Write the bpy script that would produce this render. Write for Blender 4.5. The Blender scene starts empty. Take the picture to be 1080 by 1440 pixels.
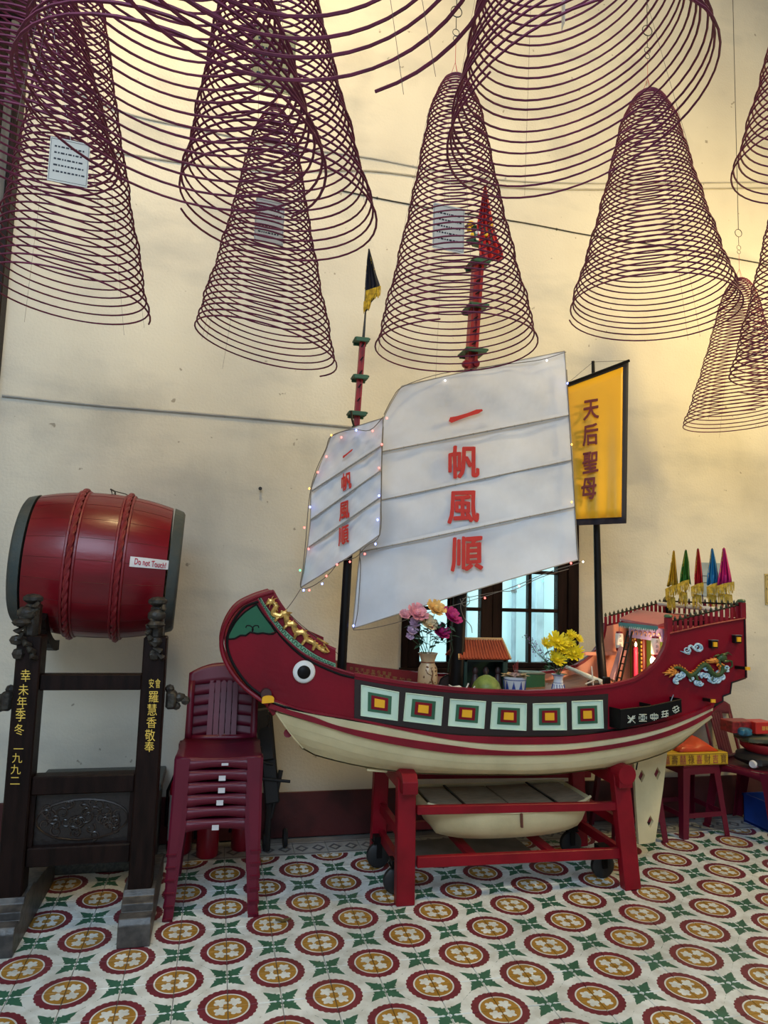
import bpy, bmesh, math, random
from math import sin, cos, pi, sqrt, atan2, tan, radians
from mathutils import Vector, Matrix
random.seed(7)
SC = bpy.context.scene; COL = SC.collection
V = Vector
# ------------------------------------------------------------------ camera
CAM_F, PIT, ROLL, YAW, CAM_H = 975.79, 0.104207, 0.030334, 0.230347, 1.57646
TX, TY, TT = 0.91911, 2.80479, 0.2          # tile lattice origin and tile size
def ray(u, v):
    xx = (u-540)/CAM_F; uu = (720-v)/CAM_F
    x = cos(ROLL)*xx - sin(ROLL)*uu; up = sin(ROLL)*xx + cos(ROLL)*uu
    y = cos(PIT) - sin(PIT)*up; z = sin(PIT) + cos(PIT)*up
    return V((cos(YAW)*x + sin(YAW)*y, -sin(YAW)*x + cos(YAW)*y, z))
def at(u, v, Y, dy=0):
    r = ray(u, v); return r*(Y/r.y) + V((0, dy, CAM_H))
def atX(u, v, X):
    r = ray(u, v); return r*(X/r.x) + V((0, 0, CAM_H))
def onfloor(u, v, z=0):
    r = ray(u, v); return r*((z-CAM_H)/r.z) + V((0, 0, CAM_H))
def atplane(u, v, p, q, off=0):             # vertical plane through plan points p, q
    d = V((q[0]-p[0], q[1]-p[1])); n = V((d.y, -d.x)).normalized()
    if n.y > 0: n = -n
    c = n.x*p[0] + n.y*p[1] + off
    r = ray(u, v); k = c/(n.x*r.x + n.y*r.y); return r*k + V((0, 0, CAM_H))
cd = bpy.data.cameras.new('camera'); cam = bpy.data.objects.new('camera', cd); COL.objects.link(cam)
fw = ray(540, 720).normalized(); rt = (ray(541, 720)-ray(540, 720)).normalized(); up = rt.cross(fw)
M3 = Matrix((rt, up, -fw)).transposed().to_4x4(); M3.translation = V((0, 0, CAM_H)); cam.matrix_world = M3
cd.sensor_fit = 'AUTO'; cd.sensor_width = 36; cd.lens = CAM_F/1440*36; cd.clip_start = .02; cd.clip_end = 60
SC.camera = cam
# ------------------------------------------------------------------ light
vs = SC.view_settings; vs.view_transform = 'Standard'; vs.look = 'None'; vs.gamma = 1; vs.exposure = 0.06; vs.use_curve_mapping = False
w = bpy.data.worlds.new('world'); SC.world = w; w.use_nodes = True
bg = w.node_tree.nodes['Background']; bg.inputs[0].default_value = (.72, .86, 1.0, 1); bg.inputs[1].default_value = .42
def area(name, loc, tgt, sx, sy, power, col):
    l = bpy.data.lights.new(name, 'AREA'); l.shape = 'RECTANGLE'; l.size = sx; l.size_y = sy; l.energy = power; l.color = col
    o = bpy.data.objects.new(name, l); COL.objects.link(o); o.location = loc
    o.rotation_euler = (V(tgt)-V(loc)).to_track_quat('-Z', 'Y').to_euler(); return o
area('courtyard_daylight', (-.9, -1.6, 4.6), (.4, 3.2, .2), 3.4, 2.6, 225, (.58, .78, 1.0))
area('hall_lamp', (4.3, 2.3, 4.0), (2.2, 4.5, 3.3), .5, .5, 84, (1.0, .72, .28))
area('hall_lamp_left', (-.3, 2.3, 6.3), (.3, 4.5, 4.9), .6, .6, 92, (1.0, .74, .36))
# ------------------------------------------------------------------ materials
MATS = {}
def mat(name, col, rough=.5, metal=0, var=.12, nscale=6, bump=.0, bscale=40, spec=.5, emit=None, dirt=None, coat=0, stretch=None):
    if name in MATS: return MATS[name]
    m = bpy.data.materials.new(name); m.use_nodes = True; nt = m.node_tree; N = nt.nodes; L = nt.links
    b = N['Principled BSDF']; b.inputs['Roughness'].default_value = rough; b.inputs['Metallic'].default_value = metal
    b.inputs['Specular IOR Level'].default_value = spec; b.inputs['Coat Weight'].default_value = coat; b.inputs['Coat Roughness'].default_value = .12
    tc = N.new('ShaderNodeTexCoord'); src = tc.outputs['Object']
    if stretch:
        mp = N.new('ShaderNodeMapping'); mp.inputs['Scale'].default_value = stretch; L.new(src, mp.inputs[0]); src = mp.outputs[0]
    n = N.new('ShaderNodeTexNoise'); n.inputs['Scale'].default_value = nscale; n.inputs['Detail'].default_value = 5; L.new(src, n.inputs['Vector'])
    cr = N.new('ShaderNodeValToRGB'); e = cr.color_ramp.elements
    d = dirt if dirt else tuple(c*(1-var*2.2) for c in col)
    e[0].position = .3; e[0].color = (*d, 1); e[1].position = .62; e[1].color = (*[min(1, c*(1+var*.5)) for c in col], 1)
    L.new(n.outputs['Fac'], cr.inputs[0]); L.new(cr.outputs[0], b.inputs['Base Color'])
    if bump:
        n2 = N.new('ShaderNodeTexNoise'); n2.inputs['Scale'].default_value = bscale; n2.inputs['Detail'].default_value = 4; L.new(src, n2.inputs['Vector'])
        bp = N.new('ShaderNodeBump'); bp.inputs['Strength'].default_value = bump; bp.inputs['Distance'].default_value = .01
        L.new(n2.outputs['Fac'], bp.inputs['Height']); L.new(bp.outputs[0], b.inputs['Normal'])
    if emit:
        b.inputs['Emission Color'].default_value = (*emit[0], 1); b.inputs['Emission Strength'].default_value = emit[1]
    MATS[name] = m; return m
RED = mat('ship red paint', (.205, .002, .012), .36, spec=.28, var=.12, nscale=3, bump=.08, bscale=60)
DRED = mat('stripe red', (.21, .004, .015), .4, spec=.35, var=.12, bump=.1)
STRED = mat('trestle red', (.24, .003, .012), .42, spec=.3, var=.14, nscale=5, bump=.12)
CREAM = mat('cream hull paint', (.70, .59, .34), .5, var=.08, nscale=4, bump=.15, bscale=30, dirt=(.55, .46, .25))
BLACK = mat('black paint', (.006, .005, .005), .45, spec=.18, var=.2)
DWOOD = mat('dark stained wood', (.012, .005, .004), .45, spec=.16, var=.3, nscale=8, bump=.25, bscale=50, stretch=(4, 4, .6))
WFRAME = mat('dark brown window wood', (.014, .006, .005), .5, spec=.15, var=.3, bump=.2, stretch=(4, 4, .6))
GREEN = mat('bracket green', (.035, .11, .055), .45)
BGREEN = mat('bow green', (.008, .105, .045), .4, var=.1)
MINT = mat('pale mint paint', (.60, .76, .60), .4, var=.05)
YEL = mat('warm yellow paint', (.85, .42, .012), .4, var=.05)
GOLD = mat('gilt carving', (.78, .48, .14), .28, metal=.75, var=.3, nscale=30, bump=.3)
GOLDT = mat('gold lettering', (.85, .58, .10), .4, metal=.2, var=.05)
SAIL = mat('white sailcloth', (.74, .75, .78), .75, var=.05, nscale=2.5, bump=.25, bscale=7, dirt=(.62, .62, .64))
ROPE = mat('grey batten cord', (.36, .33, .28), .8)
REDT = mat('red brush paint', (.60, .028, .016), .6, var=.06)
WIRE = mat('dark wire', (.03, .028, .026), .5)
INC = mat('incense stick', (.15, .016, .05), .75, var=.15, nscale=30)
THREAD = mat('red thread', (.55, .08, .07), .8)
PAPER = mat('paper tag', (.72, .66, .56), .8, var=.04)
INK = mat('ink', (.03, .03, .04), .7)
NAVY = mat('navy cloth', (.008, .010, .024), .7, bump=.1)
YCLOTH = mat('golden yellow satin', (.80, .42, .012), .5, var=.05, nscale=3)
MAROON = mat('maroon text', (.16, .012, .012), .6)
DRUMR = mat('drum lacquer', (.17, .002, .008), .33, spec=.4, var=.22, nscale=3, bump=.08, bscale=25, coat=.12, stretch=(.6, 3, 3), dirt=(.11, .002, .006))
DRUMB = mat('dark drum rim', (.028, .040, .040), .5, var=.5, nscale=16, bump=.3, dirt=(.055, .058, .05))
ROPER = mat('red painted rope', (.20, .008, .014), .4, bump=.3)
PLAST = mat('maroon plastic', (.125, .004, .020), .4, spec=.4, var=.1, nscale=4)
DPLAST = mat('dusty dark red plastic', (.15, .010, .018), .42, var=.15)
PINK = mat('salmon bulwark paint', (.72, .30, .18), .5, var=.06)
ROOFP = mat('rose cabin roof', (.42, .08, .09), .35, var=.1, coat=.2)
TEAL = mat('teal fringe', (.06, .22, .24), .5, var=.1)
DECK = mat('deck boards', (.20, .09, .05), .5, var=.2, stretch=(1, 12, 1))
WHITEP = mat('off white pole', (.75, .70, .58), .5)
RUBBER = mat('black rubber', (.012, .012, .013), .55)
LANT = mat('lantern paper', (.80, .74, .62), .7)
WHITE = mat('white paint', (.8, .8, .78), .5)
STEEL = mat('grey metal', (.25, .25, .26), .4, metal=.7)
CONC = mat('grey cement', (.22, .22, .215), .7, var=.15, bump=.2)
LEAF = mat('leaf green', (.03, .10, .03), .5)
MGREEN = mat('dark green box', (.015, .10, .045), .45)
# ------------------------------------------------------------------ mesh builder
def wloc(o):
    p = V((0, 0, 0))
    while o: p += o.location; o = o.parent
    return p
class MB:
    def __init__(s): s.v = []; s.f = []; s.mi = []
    def add(s, vs_, fs, m=0):
        b = len(s.v); s.v += [V(p) for p in vs_]; s.f += [tuple(b+i for i in f) for f in fs]; s.mi += [m]*len(fs)
    def box(s, c, d, R=None, m=0, ch=0):
        c = V(c); hx, hy, hz = d[0]/2, d[1]/2, d[2]/2
        if ch:
            bm = bmesh.new(); bmesh.ops.create_cube(bm, size=1)
            for v in bm.verts: v.co = V((v.co.x*d[0], v.co.y*d[1], v.co.z*d[2]))
            bmesh.ops.bevel(bm, geom=bm.edges[:], offset=ch, segments=1, affect='EDGES')
            bm.verts.index_update(); P = [v.co.copy() for v in bm.verts]; F = [[v.index for v in f.verts] for f in bm.faces]; bm.free()
        else:
            P = [V((x*hx, y*hy, z*hz)) for z in (-1, 1) for y in (-1, 1) for x in (-1, 1)]
            F = [(0, 2, 3, 1), (4, 5, 7, 6), (0, 1, 5, 4), (2, 6, 7, 3), (0, 4, 6, 2), (1, 3, 7, 5)]
        if R: P = [R @ p for p in P]
        s.add([p+c for p in P], F, m); return s
    def bar(s, a, b, w_, h_, m=0, upv=(0, 0, 1), ch=0):   # box from a to b
        a = V(a); b = V(b); d = b-a; L = d.length; z = d.normalized(); x = z.cross(V(upv))
        if x.length < 1e-4: x = z.cross(V((0, 1, 0)))
        x.normalize(); y = z.cross(x); R = Matrix((x, y, z)).transposed()
        return s.box((a+b)/2, (w_, h_, L), R, m, ch)
    def tube(s, pts, r, n=8, m=0, closed=False, cap=True):
        pts = [V(p) for p in pts]; k = len(pts); rs = r if isinstance(r, (list, tuple)) else [r]*k
        nrm = None; vv = []
        for i, p in enumerate(pts):
            if closed: t = pts[(i+1) % k]-pts[i-1]
            else: t = pts[min(i+1, k-1)]-pts[max(i-1, 0)]
            if t.length < 1e-9: t = V((0, 0, 1))
            t.normalize()
            if nrm is None:
                nrm = t.cross(V((0, 0, 1)))
                if nrm.length < .1: nrm = t.cross(V((0, 1, 0)))
            nrm = (nrm - t*nrm.dot(t))
            if nrm.length < 1e-6: nrm = t.orthogonal()
            nrm.normalize(); bn = t.cross(nrm)
            for j in range(n):
                a = 2*pi*j/n; vv.append(p + (nrm*cos(a)+bn*sin(a))*rs[i])
        ff = []
        for i in range(k if closed else k-1):
            i2 = (i+1) % k
            for j in range(n): ff.append((i*n+j, i*n+(j+1) % n, i2*n+(j+1) % n, i2*n+j))
        if cap and not closed: ff.append(tuple(range(n-1, -1, -1))); ff.append(tuple((k-1)*n+j for j in range(n)))
        s.add(vv, ff, m); return s
    def lathe(s, prof, c=(0, 0, 0), n=24, m=0, R=None, a0=0, a1=2*pi):   # prof: (r, z)
        c = V(c); vv = []; full = abs(a1-a0-2*pi) < 1e-6; nn = n if full else n+1
        for (r, z) in prof:
            for j in range(nn):
                a = a0+(a1-a0)*j/n; p = V((r*cos(a), r*sin(a), z)); vv.append(c+(R @ p if R else p))
        ff = []
        for i in range(len(prof)-1):
            for j in range(n):
                j2 = (j+1) % nn if full else j+1
                ff.append((i*nn+j, i*nn+j2, (i+1)*nn+j2, (i+1)*nn+j))
        if full:
            if prof[0][0] > 1e-5: ff.append(tuple(range(nn-1, -1, -1)))
            if prof[-1][0] > 1e-5: ff.append(tuple((len(prof)-1)*nn+j for j in range(nn)))
        s.add(vv, ff, m); return s
    def ball(s, c, r, m=0, n=10, sc=(1, 1, 1), R=None):
        c = V(c); vv = []; ff = []; k = max(4, n//2)
        for i in range(k+1):
            for j in range(n):
                a = pi*i/k; b = 2*pi*j/n; p = V((sin(a)*cos(b)*sc[0], sin(a)*sin(b)*sc[1], cos(a)*sc[2]))*r
                vv.append(c+(R @ p if R else p))
        for i in range(k):
            for j in range(n): ff.append((i*n+j, (i+1)*n+j, (i+1)*n+(j+1) % n, i*n+(j+1) % n))
        s.add(vv, ff, m); return s
    def grid(s, rows, m=0, flip=False):
        flip = not flip
        nr = len(rows); nc = len(rows[0]); vv = [p for r in rows for p in r]; ff = []
        for i in range(nr-1):
            for j in range(nc-1):
                q = (i*nc+j, i*nc+j+1, (i+1)*nc+j+1, (i+1)*nc+j); ff.append(q[::-1] if flip else q)
        s.add(vv, ff, m); return s
    def prism(s, poly, off, m=0):    # poly: 3D points (planar-ish), off: extrusion vector
        off = V(off); n = len(poly); a = [V(p) for p in poly]; b = [p+off for p in a]
        s.add(a+b, [tuple(range(n-1, -1, -1)), tuple(range(n, 2*n))]+[(i, (i+1) % n, n+(i+1) % n, n+i) for i in range(n)], m); return s
    def text(s, body, fn, m=0, bold=.0, extr=0):
        P, F = glyph(body, bold, extr); s.add([fn(p.x, p.y, p.z) for p in P], F, m); return s
    def build(s, name, mats, parent=None, smooth=False, local=False, solid=0, sub=0, flipoff=None, bev=0, soff=-1, norim=False):
        me = bpy.data.meshes.new(name); o0 = V((0, 0, 0)) if local or not parent else wloc(parent)
        me.from_pydata([tuple(p-o0) for p in s.v], [], s.f)
        if not isinstance(mats, (list, tuple)): mats = [mats]
        for mm in mats: me.materials.append(mm)
        me.polygons.foreach_set('material_index', s.mi); 
        bm = bmesh.new(); bm.from_mesh(me); bmesh.ops.remove_doubles(bm, verts=bm.verts, dist=1e-6)
        if not solid: bmesh.ops.recalc_face_normals(bm, faces=bm.faces)
        bm.to_mesh(me); bm.free()
        if smooth:
            me.polygons.foreach_set('use_smooth', [True]*len(me.polygons))
            try: me.set_sharp_from_angle(angle=radians(40))
            except Exception: pass
        me.update()
        o = bpy.data.objects.new(name, me); COL.objects.link(o)
        if parent: o.parent = parent
        if solid:
            md = o.modifiers.new('thick', 'SOLIDIFY'); md.thickness = abs(solid); md.offset = soff
            if norim: md.use_rim = False
            if len(mats) > 1: md.material_offset = 1; md.material_offset_rim = 0
        if bev:
            md = o.modifiers.new('bevel', 'BEVEL'); md.width = bev; md.segments = 2; md.limit_method = 'ANGLE'
        if sub:
            md = o.modifiers.new('sub', 'SUBSURF'); md.levels = sub; md.render_levels = sub
        return o
_G = {}
def glyph(body, bold=0, extr=0):
    k = (body, bold, extr)
    if k not in _G:
        cu = bpy.data.curves.new('lettering', 'FONT'); cu.body = body; cu.align_x = 'CENTER'; cu.size = 1; cu.offset = bold; cu.resolution_u = 3; cu.extrude = extr
        o = bpy.data.objects.new('lettering', cu); COL.objects.link(o)
        me = bpy.data.meshes.new_from_object(o.evaluated_get(bpy.context.evaluated_depsgraph_get()))
        P = [v.co.copy() for v in me.vertices]; F = [tuple(p.vertices) for p in me.polygons]
        bpy.data.objects.remove(o); bpy.data.curves.remove(cu); bpy.data.meshes.remove(me)
        if P:
            x0 = min(p.x for p in P); x1 = max(p.x for p in P); y0 = min(p.y for p in P); y1 = max(p.y for p in P)
            if len(body) == 1: cx = (x0+x1)/2; cy = (y0+y1)/2 if (y1-y0) > .3 or body != '一' else (y0+y1)/2
            else: cx = (x0+x1)/2; cy = (y0+y1)/2
            P = [V((p.x-cx, p.y-cy, p.z)) for p in P]
        _G[k] = (P, F)
    return _G[k]
def props(o, label=None, cat=None, group=None, kind=None):
    if label: o['label'] = label
    if cat: o['category'] = cat
    if group: o['group'] = group
    if kind: o['kind'] = kind
    return o
def thing(name, label, cat, loc=(0, 0, 0), rz=0, group=None):
    o = bpy.data.objects.new(name, None); COL.objects.link(o); o.location = loc; o.rotation_euler = (0, 0, rz); o.empty_display_size = .1
    return props(o, label, cat, group)
def dup(root, loc=None, rz=None, label=None, name=None):
    r = root.copy(); COL.objects.link(r)
    if loc is not None: r.location = loc
    if rz is not None: r.rotation_euler = (0, 0, rz)
    if label: r['label'] = label
    def rec(a, b):
        for ch in [c for c in KIDS.get(a.name, [])]:
            c = ch.copy(); COL.objects.link(c); c.parent = b; rec(ch, c)
    bpy.context.view_layer.update()
    KIDS.clear()
    for o in bpy.data.objects:
        if o.parent: KIDS.setdefault(o.parent.name, []).append(o)
    rec(root, r); return r
KIDS = {}
def lerp(a, b, t): return a+(b-a)*t
def cat_rom(pts, n=6):
    out = []; P = [V(p) for p in pts]
    for i in range(len(P)-1):
        p0 = P[max(i-1, 0)]; p1 = P[i]; p2 = P[i+1]; p3 = P[min(i+2, len(P)-1)]
        for k in range(n):
            t = k/n; out.append(.5*((2*p1)+(p2-p0)*t+(2*p0-5*p1+4*p2-p3)*t*t+(3*p1-p0-3*p2+p3)*t**3))
    out.append(P[-1]); return out
def ipl(x, T):
    if x <= T[0][0]: return T[0][1]
    for a, b in zip(T, T[1:]):
        if x <= b[0]: return lerp(a[1], b[1], (x-a[0])/(b[0]-a[0]+1e-9))
    return T[-1][1]
# ================================================================== SETTING
# wall material: cream plaster, patchy, with stains
def wall_mat():
    m = bpy.data.materials.new('aged cream plaster'); m.use_nodes = True; nt = m.node_tree; N = nt.nodes; L = nt.links; b = N['Principled BSDF']
    b.inputs['Roughness'].default_value = .85; b.inputs['Specular IOR Level'].default_value = .2
    g = N.new('ShaderNodeNewGeometry')
    def noise(sc, det=5, st=None):
        src = g.outputs['Position']
        if st: mp = N.new('ShaderNodeMapping'); mp.inputs['Scale'].default_value = st; L.new(src, mp.inputs[0]); src = mp.outputs[0]
        n = N.new('ShaderNodeTexNoise'); n.inputs['Scale'].default_value = sc; n.inputs['Detail'].default_value = det; L.new(src, n.inputs['Vector']); return n.outputs['Fac']
    def ramp(f, p0, c0, p1, c1):
        r = N.new('ShaderNodeValToRGB'); e = r.color_ramp.elements; e[0].position = p0; e[0].color = c0; e[1].position = p1; e[1].color = c1; L.new(f, r.inputs[0]); return r.outputs[0]
    def mix(fac, a, b_, mode='MIX'):
        x = N.new('ShaderNodeMix'); x.data_type = 'RGBA'; x.blend_type = mode
        if isinstance(fac, float): x.inputs[0].default_value = fac
        else: L.new(fac, x.inputs[0])
        L.new(a, x.inputs[6]); L.new(b_, x.inputs[7]); return x.outputs[2]
    base = ramp(noise(.9, 4), .35, (.60, .56, .47, 1), .65, (.73, .69, .575, 1))
    blot = ramp(noise(2.6, 6, (.6, 1, 1.6)), .52, (1, 1, 1, 1), .74, (.78, .80, .84, 1))
    c = mix(.85, base, blot, 'MULTIPLY')
    damp = ramp(noise(1.7, 8, (1, 1, .7)), .55, (1, 1, 1, 1), .75, (.80, .81, .82, 1)); c = mix(1.0, c, damp, 'MULTIPLY')
    sp = ramp(noise(17, 2), .74, (1, 1, 1, 1), .77, (.45, .42, .38, 1)); c = mix(.8, c, sp, 'MULTIPLY')
    L.new(c, b.inputs['Base Color'])
    bp = N.new('ShaderNodeBump'); bp.inputs['Strength'].default_value = .16; bp.inputs['Distance'].default_value = .02
    ad = N.new('ShaderNodeMath'); ad.operation = 'MULTIPLY_ADD'; L.new(noise(5, 7, (1, 1, 2.2)), ad.inputs[0]); ad.inputs[1].default_value = .8; L.new(noise(60, 3), ad.inputs[2])
    L.new(ad.outputs[0], bp.inputs['Height']); L.new(bp.outputs[0], b.inputs['Normal']); return m
WALL = wall_mat()
WY = 4.5; X0, X1 = -3.2, 5.6; HT = 7.0
wx0, wx1 = at(563, 940, WY).x, at(813, 940, WY).x; wz0, wz1 = at(600, 944, WY).z, 2.16
mb = MB()
for (a, b, c, d) in ((X0, wx0, 0, HT), (wx1, X1, 0, HT), (wx0, wx1, 0, wz0), (wx0, wx1, wz1, HT)):
    mb.box(((a+b)/2, WY+.12, (c+d)/2), (b-a, .24, d-c))
props(mb.build('wall_back', WALL), kind='structure')
props(MB().box((X1+.1, 1, HT/2), (.2, 7.4, HT)).build('wall_right', WALL), kind='structure')
props(MB().box((X0-.1, 1, HT/2), (.2, 7.4, HT)).build('wall_left', WALL), kind='structure')
CEIL = mat('brown ceiling boards', (.12, .07, .045), .7, var=.2, stretch=(1, 8, 1))
props(MB().box(((X0+X1)/2, 1, HT+.1), (X1-X0, 7.4, .2)).build('ceiling', CEIL), kind='structure')
BASEM = mat('dark red skirting paint', (.085, .012, .012), .5, var=.25, nscale=5, bump=.2)
bz = .272
props(MB().box(((-1.34+X1)/2, WY-.006, bz/2), (X1+1.34, .012, bz), ch=.003).build('baseboard_back', BASEM), kind='structure')
# floor: cement bed, each tile near the camera its own piece
FL = thing('floor', None, None); FL['kind'] = 'structure'
props(MB().box(((X0+X1)/2, 1, -.06), (X1-X0, 7.4, .104)).build('tile_bed', CONC, FL), label='grey cement bed under the tiles')
def tile_mat():
    m = bpy.data.materials.new('patterned cement tile'); m.use_nodes = True; nt = m.node_tree; N = nt.nodes; L = nt.links; b = N['Principled BSDF']
    g = N.new('ShaderNodeNewGeometry'); sx = N.new('ShaderNodeSeparateXYZ'); L.new(g.outputs['Position'], sx.inputs[0])
    def M(op, a, b_=None, c=None):
        n = N.new('ShaderNodeMath'); n.operation = op
        for i, x in enumerate((a, b_, c)):
            if x is None: continue
            if isinstance(x, (int, float)): n.inputs[i].default_value = x
            else: L.new(x, n.inputs[i])
        return n.outputs[0]
    nz = N.new('ShaderNodeTexNoise'); nz.inputs['Scale'].default_value = 75; nz.inputs['Detail'].default_value = 1; L.new(g.outputs['Position'], nz.inputs['Vector'])
    px = M('DIVIDE', M('SUBTRACT', sx.outputs[0], TX), TT); py = M('DIVIDE', M('SUBTRACT', sx.outputs[1], TY), TT)
    u = M('MULTIPLY', M('ADD', px, py), .5); v = M('MULTIPLY', M('SUBTRACT', py, px), .5)
    def cen(q, o): return M('SUBTRACT', M('FRACT', M('ADD', q, o)), .5)
    cu, cv = cen(u, .5), cen(v, .5); su, sv = cen(u, 0.), cen(v, 0.)
    r = M('SQRT', M('ADD', M('MULTIPLY', cu, cu), M('MULTIPLY', cv, cv)))
    th = M('ARCTAN2', cv, cu)
    scal = M('MULTIPLY', M('ABSOLUTE', M('SINE', M('MULTIPLY', th, 14))), .016)
    ro = M('SUBTRACT', r, scal)
    wob = M('MULTIPLY', M('SUBTRACT', nz.outputs['Fac'], .5), .03)
    a = M('MAXIMUM', M('ABSOLUTE', cu), M('ABSOLUTE', cv)); bb = M('MINIMUM', M('ABSOLUTE', cu), M('ABSOLUTE', cv))
    da = M('SUBTRACT', a, .136)
    dl = M('SQRT', M('ADD', M('MULTIPLY', da, da), M('MULTIPLY', bb, bb)))
    ph = M('ARCTAN2', bb, da)
    leafr = M('ADD', M('MULTIPLY', M('ABSOLUTE', M('COSINE', M('MULTIPLY', ph, 2.5))), .035), .056)
    inleaf = M('LESS_THAN', M('ADD', dl, wob), leafr)
    A = M('MAXIMUM', M('ABSOLUTE', su), M('ABSOLUTE', sv)); B = M('MINIMUM', M('ABSOLUTE', su), M('ABSOLUTE', sv))
    cr = N.new('ShaderNodeValToRGB'); cr.color_ramp.interpolation = 'LINEAR'; E = cr.color_ramp.elements
    pts = [(.0, .0), (.05, .38), (.09, .45), (.11, .75), (.15, 1.0), (.17, .62), (.205, .80), (.225, .50), (.30, .32), (.385, .0)]
    E[0].position = pts[0][0]; E[0].color = (pts[0][1],)*3+(1,); E[1].position = pts[-1][0]; E[1].color = (0, 0, 0, 1)
    for p, q in pts[1:-1]: e = E.new(p); e.color = (q, q, q, 1)
    L.new(M('MULTIPLY', A, 1.14), cr.inputs[0])
    instar = M('LESS_THAN', M('ADD', B, M('MULTIPLY', wob, .6)), M('MULTIPLY', cr.outputs[0], .104))
    instar = M('MULTIPLY', instar, M('GREATER_THAN', A, .03))
    def mixc(fac, c1, c2):
        x = N.new('ShaderNodeMix'); x.data_type = 'RGBA'; L.new(fac, x.inputs[0])
        for i, c in ((6, c1), (7, c2)):
            if isinstance(c, tuple): x.inputs[i].default_value = c
            else: L.new(c, x.inputs[i])
        return x.outputs[2]
    n2 = N.new('ShaderNodeTexNoise'); n2.inputs['Scale'].default_value = 2.2; n2.inputs['Detail'].default_value = 6; L.new(g.outputs['Position'], n2.inputs['Vector'])
    rp = N.new('ShaderNodeValToRGB'); rp.color_ramp.elements[0].position = .35; rp.color_ramp.elements[0].color = (.64, .68, .66, 1); rp.color_ramp.elements[1].position = .6; rp.color_ramp.elements[1].color = (.80, .84, .82, 1); L.new(n2.outputs['Fac'], rp.inputs[0])
    white = rp.outputs[0]
    c = mixc(instar, white, (.042, .145, .09, 1))
    c = mixc(M('LESS_THAN', ro, .378), c, (.18, .028, .042, 1))
    c = mixc(M('LESS_THAN', r, .288), c, white)
    c = mixc(M('LESS_THAN', r, .266), c, (.40, .215, .035, 1))
    c = mixc(inleaf, c, white)
    # border course by the wall: grey with diamonds
    by = M('DIVIDE', M('SUBTRACT', sx.outputs[1], TY+7*TT), TT); bx = M('SUBTRACT', M('FRACT', M('MULTIPLY', px, 2)), .5)
    dia = M('ADD', M('ABSOLUTE', bx), M('MULTIPLY', M('ABSOLUTE', M('SUBTRACT', by, .5)), 1.6))
    bc = mixc(M('LESS_THAN', dia, .42), (.42, .43, .41, 1), (.13, .14, .15, 1)); bc = mixc(M('LESS_THAN', dia, .22), bc, (.45, .46, .43, 1))
    ln = M('GREATER_THAN', M('ABSOLUTE', M('SUBTRACT', by, .5)), .36); bc = mixc(ln, bc, (.17, .17, .18, 1)); ln2 = M('GREATER_THAN', M('ABSOLUTE', M('SUBTRACT', by, .5)), .43); bc = mixc(ln2, bc, (.45, .46, .43, 1))
    c = mixc(M('GREATER_THAN', by, 0.), c, bc)
    n3 = N.new('ShaderNodeTexNoise'); n3.inputs['Scale'].default_value = 14; n3.inputs['Detail'].default_value = 8; L.new(g.outputs['Position'], n3.inputs['Vector'])
    r3 = N.new('ShaderNodeValToRGB'); r3.color_ramp.elements[0].position = .38; r3.color_ramp.elements[0].color = (.72, .70, .66, 1); r3.color_ramp.elements[1].position = .6; r3.color_ramp.elements[1].color = (1, 1, 1, 1); L.new(n3.outputs['Fac'], r3.inputs[0])
    x = N.new('ShaderNodeMix'); x.data_type = 'RGBA'; x.blend_type = 'MULTIPLY'; x.inputs[0].default_value = .75; L.new(c, x.inputs[6]); L.new(r3.outputs[0], x.inputs[7])
    L.new(x.outputs[2], b.inputs['Base Color']); b.inputs['Roughness'].default_value = .34; b.inputs['Specular IOR Level'].default_value = .45
    bp = N.new('ShaderNodeBump'); bp.inputs['Strength'].default_value = .1; bp.inputs['Distance'].default_value = .004; L.new(n3.outputs['Fac'], bp.inputs['Height']); L.new(bp.outputs[0], b.inputs['Normal'])
    return m
TILE = tile_mat()
tb = MB().box((0, 0, -.005), (TT-.0028, TT-.0028, .010), ch=.0014)
tm = tb.build('tile', TILE, FL); tm_me = tm.data; bpy.data.objects.remove(tm)
def pj(p):
    d = V(p)-V((0, 0, CAM_H)); z = d.dot(fw); return (540+CAM_F*d.dot(rt)/z, 720-CAM_F*d.dot(up)/z) if z > .1 else (-9e9, 0)
near, far_ = [], []
for j in range(-26, 8):
    for i in range(-21, 23):
        c = V((TX+(i+.5)*TT, TY+(j+.5)*TT, 0))
        q = [pj(c+V((a*.1, b*.1, 0))) for a in (-1, 1) for b in (-1, 1)]
        vis = any(-4 < x < 1084 and y < 1446 for x, y in q) and c.y > 1.2
        (near if vis else far_).append((vis, c))
near.sort(key=lambda t: t[1].length); far_ += near[300:]; near = near[:300]
for _, c in near:
    o = bpy.data.objects.new('tile', tm_me); COL.objects.link(o); o.parent = FL; o.location = c+V((0, 0, random.uniform(-.0006, .0004))); o.rotation_euler = (random.uniform(-.002, .002), random.uniform(-.002, .002), 0)
mb = MB()
for _, c in far_: mb.box(c+V((0, 0, -.005)), (TT-.0028, TT-.0028, .010))
props(mb.build('tile_field', TILE, FL), kind='stuff')
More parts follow.
